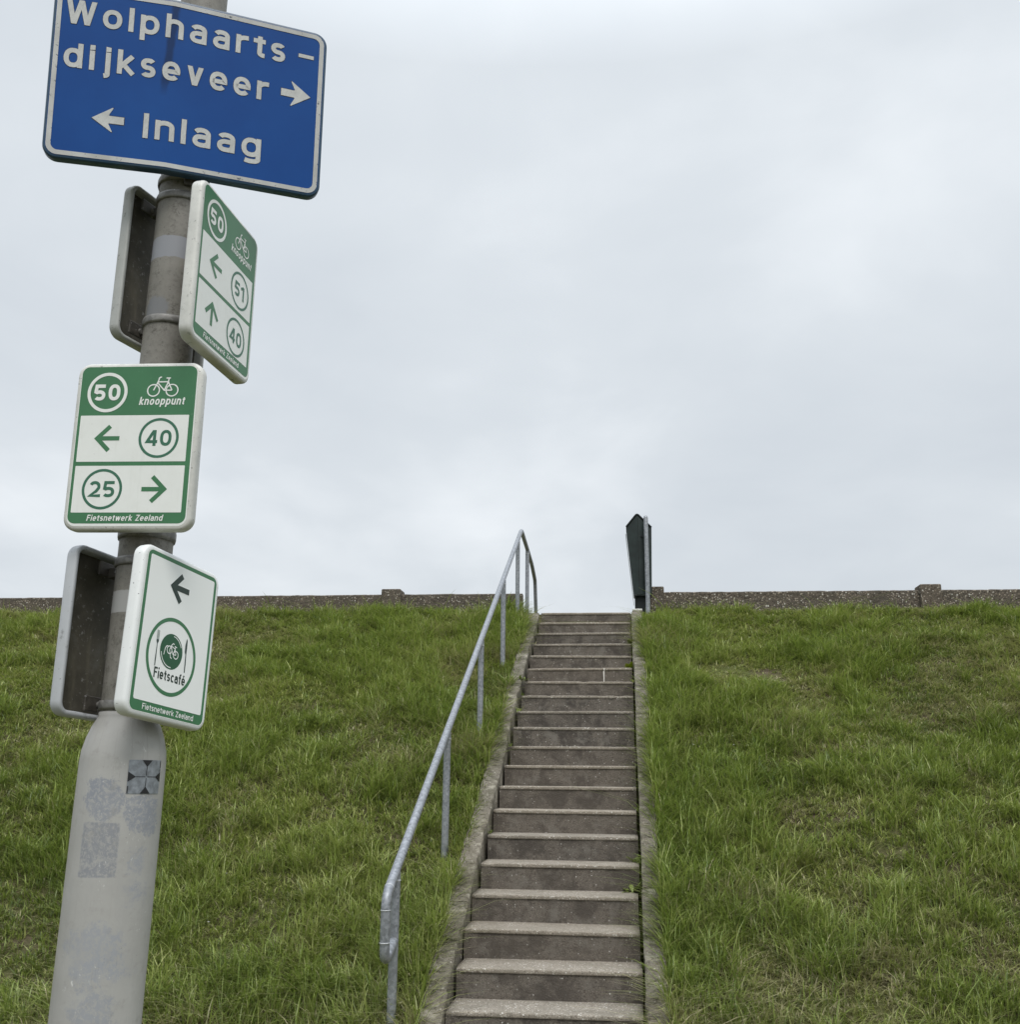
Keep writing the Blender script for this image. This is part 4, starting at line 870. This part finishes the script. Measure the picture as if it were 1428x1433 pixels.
c = t.mix(t.step(f, 0.35, 0.7), (0.50, 0.505, 0.50), (0.64, 0.65, 0.645)); c = t.mix(t.math('MULTIPLY', t.step(v_, 0.11, 0.03), 0.35), c, (0.34, 0.345, 0.35))
n.links.new(c, b.inputs['Base Color']); b.inputs['Roughness'].default_value = 0.35; M_FILM = mt
mt, n, b = new_mat('flaking_white_border'); t = NT(n); p = t.coord('Object')
f = t.noise(p, 60, 5, 0.75); f2 = t.noise(p, 9, 4, 0.6)
c = t.mix(t.step(f2, 0.35, 0.7), (0.42, 0.42, 0.41), (0.60, 0.61, 0.61)); c = t.mix(t.math('MULTIPLY', t.step(f, 0.60, 0.64), 0.9), c, (0.03, 0.045, 0.075))
n.links.new(c, b.inputs['Base Color']); b.inputs['Roughness'].default_value = 0.45; M_BORD = mt
M_BRIM = mat_rim('blue_sign_rim', (0.012, 0.055, 0.115), 0.12)
M_GRIME = mat_paint('lettering_outline_grime', (0.006, 0.020, 0.055), 0.0)
mb = MB()
prof = [(0.0075, 0.0), (0.003, -0.001), (0.0008, -0.004), (0.0, -0.008), (0.0, -0.026), (0.002, -0.0295), (0.006, -0.031), (0.012, -0.030), (0.014, -0.025), (0.014, -0.005)]
for (ia, za), (ib, zb_) in zip(prof[:-1], prof[1:]): strip_between(mb, brr(ia, max(.004, 0.034 - ia)), brr(ib, max(.004, 0.034 - ib)), za, zb_)
rim_o = mb.build('rim', M_BRIM, blue, xf=bxf)
mb = MB(); band_fill(mb, 0.0072, 0.028, 0.0, 0); band_fill(mb, 0.0072, 0.028, -0.0045, 1, True); mb.build('panel', [M_BLUE, M_BACK], blue, xf=bxf)
mb = MB()
A = brr(0.0085, 0.0265); B = brr(0.0198, 0.0165); strip_between(mb, A, B, 0.0009, 0.0009, 0, False)
# ragged inner edge where the film has lifted
mb.build('border', M_BORD, blue, xf=bxf)
def word(s_, xa, xb, y, cap, wt, z, sp, rag=0.0):
    for nm, mat, dw, dz in (('lettering_outline', M_GRIME, 0.030, 0.0003), ('lettering', M_FILM, 0.0, 0.0008)):
        mb = MB(); items = lay(s_, wt, sp, (xb - xa) / cap, 0.79); kx = 1.0; q_ = 0
        for cx, S in items:
            for st in S:
                q_ += 1; closed = st[-1] == 'c'
                if st[0] == 'P':
                    ex = dw / 2; st = ['P', (st[1][0], st[1][1] + ex), (st[2][0], st[2][1] - ex)]
                    ribbon(mb, st, wt + dw, z + dz + 0.00012 * (q_ % 3), lambda x, yy_, z_, cx=cx: (xa + (x + cx) * cap * kx, y + yy_ * cap, z_)); continue
                pts = st[:-1] if closed else list(st)
                if dw and not closed:      # let the outline run past the ends too
                    for e0, e1 in ((0, 1), (-1, -2)):
                        d = np.array(pts[e0]) - np.array(pts[e1]); d = d / (np.linalg.norm(d) + 1e-9) * dw/2; pts[e0] = tuple(np.array(pts[e0]) + d)
                elif not closed and len(pts) == 2:
                    pts = [tuple(np.array(pts[0]) + (np.array(pts[1]) - np.array(pts[0])) * i / 8) for i in range(9)]
                jit = [(a + rng.normal(0, rag), b_ + rng.normal(0, rag)) if (rag and not dw) else (a, b_) for a, b_ in pts]
                if closed: jit[-1] = jit[0]; jit = jit + ['c']
                def T(x, yy_, z_, cx=cx): return (xa + (x + cx) * cap * kx, y + yy_ * cap, z_)
                ribbon(mb, jit, wt + dw, z + dz + 0.00012 * (q_ % 3), T)
        mb.build(nm, mat, blue, xf=bxf)
word('Wolphaarts', -0.251, 0.274, 0.120, 0.0625, 0.186, 0.0, 0.25, 0.0015)
word('-', 0.310, 0.345, 0.1275, 0.0625, 0.155, 0.0, 0.2)
word('dijkseveer', -0.248, 0.237, 0.008, 0.0625, 0.186, 0.0, 0.25, 0.0015)
word('Inlaag', -0.055, 0.227, -0.1485, 0.0635, 0.186, 0.0, 0.25, 0.0015)
def solid_arrow(tip, tail, hw, hl, sw):
    d = 1 if tip[0] > tail[0] else -1; x, y = tip; xt = tail[0]
    pts = [(x, y), (x - d*hl, y + hw), (x - d*(hl + 0.001), y + hw*0.93), (x - d*hl*0.82, y + sw*1.15), (x - d*hl*0.86, y + sw), (xt, y + sw), (xt, y - sw), (x - d*hl*0.86, y - sw), (x - d*hl*0.82, y - sw*1.15), (x - d*(hl + 0.001), y - hw*0.93), (x - d*hl, y - hw)]
    mb = MB(); flat(mb, pts, 0.0008); 
    mb.build('arrow', M_FILM, blue, xf=bxf)
    g_ = MB(); c_ = np.mean(pts, 0); flat(g_, [(a + (0.0016 if a > c_[0] else -0.0016), b_ + (0.0016 if b_ > y else -0.0016)) for a, b_ in pts], 0.0003); g_.build('arrow_outline', M_GRIME, blue, xf=bxf)
solid_arrow((0.344, 0.0415), (0.269, 0.0415), 0.0335, 0.049, 0.0095)
solid_arrow((-0.174, -0.113), (-0.100, -0.113), 0.0315, 0.047, 0.0095)
for q_ in (y0b + 0.03, y1b - 0.085):
    mb = MB(); mb.box(-0.05, 0.09, q_, q_ + 0.045, -0.040, -0.006); mb.build('mounting_rail', M_BRACK, blue, xf=bxf)
bpy.context.view_layer.update()
clamp_band(blue, BC[2] - 0.250, wd=0.02, parent_mat=Matrix.Translation(tuple(BC)))
mb = MB(); mb.box(0.05, 0.085, y0b - 0.012, y0b + 0.035, -0.060, -0.032); mb.build('clamp_end', M_BRACK, blue, xf=bxf, bevel=0.003)

# ------------------------------------------------------------------ grass
def vis_half(y): return 0.52 * y + 1.1
NTUFT = 52000
def spots(u, v, L_):
    return sum(np.exp(-(((u - a) / c_) ** 2 + ((v - b_) / d_) ** 2)) for a, b_, c_, d_ in L_)
DRY = [(3.89, -2.53, .35, .5), (2.23, -2.14, .3, .4), (0.49, -0.98, .25, .35), (1.56, -1.69, .25, .3), (3.95, 3.63, .35, .4), (4.59, 4.63, .25, .6), (2.06, 2.6, .22, .35), (0.49, 1.81, .2, .25), (0.15, 2.53, .25, .4), (5.54, -3.34, .3, .6), (5.24, -6.0, .4, .6), (3.0, 4.2, .3, .5), (4.6, 2.3, .25, .6)]
LUSH = [(0.91, 1.54, .22, .28), (1.37, 1.38, .3, .2), (0.07, -0.77, .2, .3), (2.73, -2.36, .2, .25), (0.69, -0.3, .2, .2), (5.96, -0.42, .3, .25), (2.32, 1.35, .3, .18), (0.54, 1.35, .3, .2), (0.51, 2.2, .18, .25), (0.21, -1.3, .25, .3), (2.44, 2.07, .25, .3), (3.53, -0.66, .35, .35), (5.6, 1.6, .4, .35), (3.6, 1.42, .6, .16), (5.2, 3.0, .4, .5)]
def make_grass():
    # candidate tufts over the slope, kept where the camera (or one a step aside) can see them
    n_ = NTUFT * 4
    u = rng.uniform(-1.5, 7.0, n_); v = rng.uniform(-11, 12, n_)
    Pw = O + u[:, None] * DU + v[:, None] * DV
    keep = np.abs(Pw[:, 0]) < vis_half(Pw[:, 1])
    keep &= (v < -0.12) | (v > 1.215) 
    keep &= (u < 6.60) | (u > 6.84)
    keep &= ~((u > 6.2) & (v > -0.25) & (v < 1.45))
    bare = spots(u, v, [(4.78, 2.00, .13, .19), (4.67, 2.47, .12, .22), (4.35, 2.74, .07, .14)])
    keep &= rng.random(n_) > bare * 1.15
    thin = fbm(u, v, 201, 1.3, 3)
    keep &= rng.random(n_) < np.clip(1.25 - np.clip(thin - 0.5, 0, 1) * 1.8, 0.55, 1)
    u, v = u[keep][:NTUFT], v[keep][:NTUFT]
    # edge fringe that leans over the side beams
    m_ = 2200
    ue = rng.uniform(-1.2, 6.3, m_); left = rng.random(m_) < 0.5
    ve = np.where(left, -0.130 - np.abs(rng.normal(0, 0.05, m_)), 1.226 + np.abs(rng.normal(0, 0.05, m_)))
    fr = fbm(ue, ve, 77, 1.6, 2); k2 = rng.random(m_) < np.clip((fr - 0.42) * 5, 0.04, 1)
    ue, ve, left = ue[k2], ve[k2], left[k2]
    # tufts rooted in the joints at the ends of the treads
    js = [(k * RUN + rng.uniform(0.10, 0.30), (-0.004 if rng.random() < 0.5 else 1.104), k * RISE) for k in range(-1, 19) for q_ in range(rng.integers(0, 3))]
    uj, vj, zj = (np.array(x_) for x_ in zip(*js))
    # dead thatch lying on the soil between the living tufts
    mt_ = 34000; ut = rng.uniform(-1.5, 6.6, mt_); vt = rng.uniform(-8, 9, mt_); Pt = O + ut[:, None] * DU + vt[:, None] * DV
    kt = (np.abs(Pt[:, 0]) < vis_half(Pt[:, 1])) & ((vt < -0.2) | (vt > 1.3)); ut, vt = ut[kt], vt[kt]
    nz0 = len(u) + len(ue)
    U_ = np.concatenate([u, ue, uj, ut]); V_ = np.concatenate([v, ve, vj, vt]); edge = np.concatenate([np.zeros(len(u)), np.where(left, 1.0, -1.0), np.zeros(len(uj) + len(ut))])
    isj = np.zeros(len(U_), bool); isj[nz0:nz0 + len(uj)] = True; ist = np.zeros(len(U_), bool); ist[nz0 + len(uj):] = True
    zjf = np.zeros(len(U_)); zjf[isj] = zj
    big = fbm(U_, V_, 301, 0.55, 3); med = fbm(U_, V_, 302, 1.9, 3); sm = rng.random(len(U_)); fine = fbm(U_, V_, 340, 4.2, 2)
    lush = np.clip((med - 0.45) * 3.5 + (fine - 0.5) * 2.2 + 0.35, 0, 1)
    prox = np.exp(-np.maximum(0, np.maximum(-0.17 - V_, V_ - 1.26)) / 0.45)
    low = np.clip((1.6 - U_) / 2.5, 0, 1)
    lush = np.clip(lush * 0.8 + prox * 0.18 + low * 0.15 + spots(U_, V_, LUSH) * 0.75 - spots(U_, V_, DRY) * 0.45, 0, 1)
    H = (0.060 + 0.132 * lush) * (0.6 + 0.8 * sm)
    H *= 1 - 0.65 * np.clip(spots(U_, V_, [(4.55, 2.25, .32, .45)]), 0, 1); H *= 1 - 0.75 * np.clip(spots(U_, V_, [(-0.38, -0.30, .22, .10)]), 0, 1); H = np.where(isj, rng.uniform(0.04, 0.085, len(U_)), H); H = np.where(ist, rng.uniform(0.05, 0.10, len(U_)), H)
    dry = np.clip((fbm(U_, V_, 303, 0.9, 3) - 0.50) * 4.0 + (fbm(U_, V_, 330, 3.3, 2) - 0.5) * 2.2 - lush * 0.45 + 0.24 + spots(U_, V_, DRY) * 0.55, 0, 1)
    dry = np.where(edge > 0, np.clip(dry + 0.35, 0, 1), dry)
    nb = rng.integers(7, 14, len(U_)); nb[ist] = rng.integers(3, 6, ist.sum())
    ti = np.repeat(np.arange(len(U_)), nb); N = len(ti)
    az0 = rng.uniform(0, 2*np.pi, len(U_)); comb_ = rng.uniform(0, 1, len(U_)) ** 2
    az = az0[ti] + rng.normal(0, 1, N) * (2.6 - 1.9 * comb_[ti])
    hzn = Pw = O + U_[:, None] * DU + V_[:, None] * DV
    dist = np.linalg.norm(hzn[:, :2], axis=1)
    L = H[ti] * rng.uniform(0.55, 1.35, N)
    flat_ = rng.random(N) < 0.16; isdry = rng.random(N) < dry[ti] * 0.62 + 0.06
    bend_ = np.clip(rng.normal(0.80, 0.36, N), 0.05, 1.5); bend_[flat_] += 0.5; bend_[isdry] += 0.25
    thatch = ist[ti]; isdry |= thatch; bend_[thatch] = rng.uniform(1.3, 1.9, thatch.sum())
    L[isdry] *= 0.9
    lng = (rng.random(N) < 0.018) & ~thatch & ~isj[ti]; L[lng] *= 1.7; bend_[lng] += 0.35
    wd = rng.uniform(0.0034, 0.0074, N) * (0.72 + dist[ti] / 16.0)
    su = rng.normal(0, 0.020, N); sv_ = rng.normal(0, 0.020, N)
    bu, bv = U_[ti] + su, V_[ti] + sv_
    # keep blade roots off the beams
    e_ = edge[ti]; inb = (bv > -0.128) & (bv < 0.5); bv = np.where(inb, -0.128 - rng.random(N) * 0.02, bv); inb = (bv < 1.224) & (bv >= 0.5); bv = np.where(inb, 1.224 + rng.random(N) * 0.02, bv)
    jj = isj[ti]; bv = np.where(jj, V_[ti] + rng.normal(0, 0.006, N), bv)
    bz = np.where(jj, zjf[ti] - 0.004, hgt(bu, bv) - 0.008)
    du_ = np.cos(az); dv_ = np.sin(az)
    du_ = du_ - 0.22; dv_ = dv_ + e_ * 0.40
    nrm = np.hypot(du_, dv_) + 1e-6; du_, dv_ = du_ / nrm, dv_ / nrm
    ts = np.array([0.0, 0.38, 0.72, 1.0]); wf = np.array([0.85, 1.0, 0.70, 0.0])
    twist = rng.normal(0, 0.5, N)
    wu, wv = -dv_ * np.cos(twist) + du_ * np.sin(twist) * 0.5, du_ * np.cos(twist) + dv_ * np.sin(twist) * 0.5
    verts = np.empty((N, 7, 3), np.float32); q_ = 0
    for i, t_ in enumerate(ts):
        hx = L * bend_ * (0.25 * t_ + 0.75 * t_ ** 2.0); hz_ = L * (t_ - 0.42 * np.minimum(bend_, 1.1) * t_ ** 2.2)
        cu, cv = bu + du_ * hx, bv + dv_ * hx; cz = bz + hz_
        C_ = O + cu[:, None] * DU + cv[:, None] * DV; C_[:, 2] = O[2] + cz
        Wd = (wu[:, None] * DU + wv[:, None] * DV) * (wd * wf[i] / 2)[:, None]
        if i < 3: verts[:, q_] = C_ - Wd; verts[:, q_ + 1] = C_ + Wd; q_ += 2
        else: verts[:, q_] = C_
    base = np.arange(N)[:, None] * 7
    quads = (base + np.array([[0, 1, 3, 2, 2, 3, 5, 4]])).reshape(-1)       # two quads
    tris = (base + np.array([[4, 5, 6]])).reshape(-1)
    lp = np.concatenate([quads, tris]).astype(np.int32)
    npoly = N * 3; starts = np.concatenate([np.arange(N * 2) * 4, N * 8 + np.arange(N) * 3]).astype(np.int32)
    me = bpy.data.meshes.new('grass'); me.vertices.add(N * 7); me.vertices.foreach_set('co', verts.reshape(-1))
    me.loops.add(len(lp)); me.loops.foreach_set('vertex_index', lp); me.polygons.add(npoly); me.polygons.foreach_set('loop_start', starts)
    me.polygons.foreach_set('use_smooth', np.ones(npoly, bool))
    g_ = np.clip(0.5 + 0.5 * (med[ti] - 0.5) * 3 * 0.5 + rng.normal(0, 0.27, N) + (rng.normal(0, 0.14, len(U_)))[ti] + (big[ti] - 0.5) * 0.7, 0, 1)
    ca = np.zeros((N, 7, 4), np.float32); ca[..., 0] = g_[:, None]; ca[..., 1] = np.where(thatch, rng.uniform(0.45, 0.8, N), isdry * rng.uniform(0.55, 1.0, N))[:, None]; ca[..., 3] = 1
    ca[..., 2] = lush[ti][:, None]
    at = me.attributes.new('tint', 'FLOAT_COLOR', 'POINT'); at.data.foreach_set('color', ca.reshape(-1))
    me.update(calc_edges=True); me.validate()
    return me
mt, n, b = new_mat('grass_blades'); t = NT(n)
at = t.node('ShaderNodeAttribute'); at.attribute_name = 'tint'
sx = t.node('ShaderNodeSeparateColor'); n.links.new(at.outputs['Color'], sx.inputs[0])
g1 = t.ramp(sx.outputs[0], [(0.05, (0.085, 0.120, 0.030)), (0.45, (0.222, 0.278, 0.058)), (0.75, (0.335, 0.385, 0.100)), (0.98, (0.47, 0.475, 0.185))])
g2 = t.mix(t.math('MULTIPLY', sx.outputs[2], 0.38), g1, (0.155, 0.245, 0.050))
c = t.mix(sx.outputs[1], g2, (0.46, 0.40, 0.255))
b.inputs['Roughness'].default_value = 0.40; b.inputs['Specular IOR Level'].default_value = 0.5; n.links.new(c, b.inputs['Base Color'])
tl = t.node('ShaderNodeBsdfTranslucent'); n.links.new(t.mix(0.5, c, (0.26, 0.34, 0.05)), tl.inputs[0])
ms = t.node('ShaderNodeMixShader'); ms.inputs[0].default_value = 0.28
n.links.new(b.outputs[0], ms.inputs[1]); n.links.new(tl.outputs[0], ms.inputs[2]); n.links.new(ms.outputs[0], n.nodes['Material Output'].inputs[0])
tag(link('grass', make_grass(), mt), 'rough green grass with straw patches covering the dike slope on both sides of the steps', 'grass', kind='stuff')

# tiny white daisies in the turf
mb = MB()
for i in range(70):
    u_ = rng.uniform(0.5, 6.0); v_ = rng.uniform(1.45, 6.5) if i < 50 else rng.uniform(-5, -0.6)
    if i < 26: u_, v_ = 3.3 + rng.normal(0, 0.5), 2.0 + rng.normal(0, 0.7)
    c_ = W(u_, v_, float(hgt(u_, v_)) + rng.uniform(0.07, 0.12)); r_ = rng.uniform(0.006, 0.011)
    for k in range(7):
        a = k * 2 * math.pi / 7 + u_; b_ = a + 0.55
        mb.add([c_, c_ + np.array([math.cos(a)*r_, math.sin(a)*r_*0.8 - 0.001, 0.35*r_]), c_ + np.array([math.cos(b_)*r_, math.sin(b_)*r_*0.8 - 0.001, 0.35*r_])], [(0, 1, 2)])
tag(mb.build('daisies', mat_simple('white_petals', (0.75, 0.75, 0.70), 0.7)), 'tiny white daisies scattered in the turf', 'daisies', kind='stuff')

# weeds rooted in the joints of the steps
def weed(u_, v_, z_, size, colr, label, nl, group=None):
    root_p = W(u_, v_, z_); mb = MB(); rg = np.random.default_rng(int(u_ * 1000) + 5)
    for i in range(nl):
        a = rg.uniform(0, 2*math.pi); ln = size * rg.uniform(0.5, 1.1); el = rg.uniform(0.15, 1.1); wd = ln * rg.uniform(0.22, 0.36)
        d = np.array([math.cos(a)*math.cos(el), math.sin(a)*math.cos(el) - 0.2, math.sin(el)]); s_ = np.cross(d, [0, 0, 1.0]); s_ /= np.linalg.norm(s_) + 1e-9
        b0 = np.array([rg.normal(0, size*0.18), rg.normal(0, size*0.08), 0]); drop = np.array([0, 0, -ln * 0.25])
        pts = [b0, b0 + d*ln*0.35 + s_*wd*0.5, b0 + d*ln*0.75 + s_*wd*0.4 + drop*0.4, b0 + d*ln + drop, b0 + d*ln*0.75 - s_*wd*0.4 + drop*0.4, b0 + d*ln*0.35 - s_*wd*0.5]
        mid = [b0 + d*ln*0.35 - np.array([0, 0, wd*.12]), b0 + d*ln*0.75 + drop*0.4 - np.array([0, 0, wd*.12])]
        mb.add(pts + mid, [(0, 1, 6), (1, 2, 7, 6), (2, 3, 7), (0, 6, 5), (6, 7, 4, 5), (7, 3, 4)], 0, True)
    o_ = mb.build('weed', colr); o_.location = tuple(root_p); tag(o_, label, 'weed', group)
M_WEED = mat_simple('yellow_green_leaf', (0.27, 0.33, 0.035), 0.5, var=0.35, scale=60)
M_WEED2 = mat_simple('mid_green_leaf', (0.16, 0.20, 0.045), 0.5, var=0.35, scale=60)
G = 'weeds in the step joints'
weed(RUN*14+0.20, 1.075, RISE*14, 0.14, M_WEED, 'bright yellow green weed at the right end of the steps, near the white streak', 26, G)
weed(RUN*16+0.10, 1.085, RISE*16, 0.11, M_WEED2, 'small olive weed at the right step ends, above the bright yellow weed', 16, G)
weed(RUN*5-0.045, 1.055, RISE*4, 0.09, M_WEED2, 'small weed at the right end of the steps, upper of two near each other', 14, G)
weed(RUN*4-0.045, 1.065, RISE*3, 0.12, M_WEED2, 'spreading weed at the right end of the lower steps, below a smaller one', 16, G)
weed(RUN*13+0.02, -0.005, RISE*13+0.01, 0.09, M_WEED2, 'small green weed at the left end of the upper steps beside the beam', 14, G)
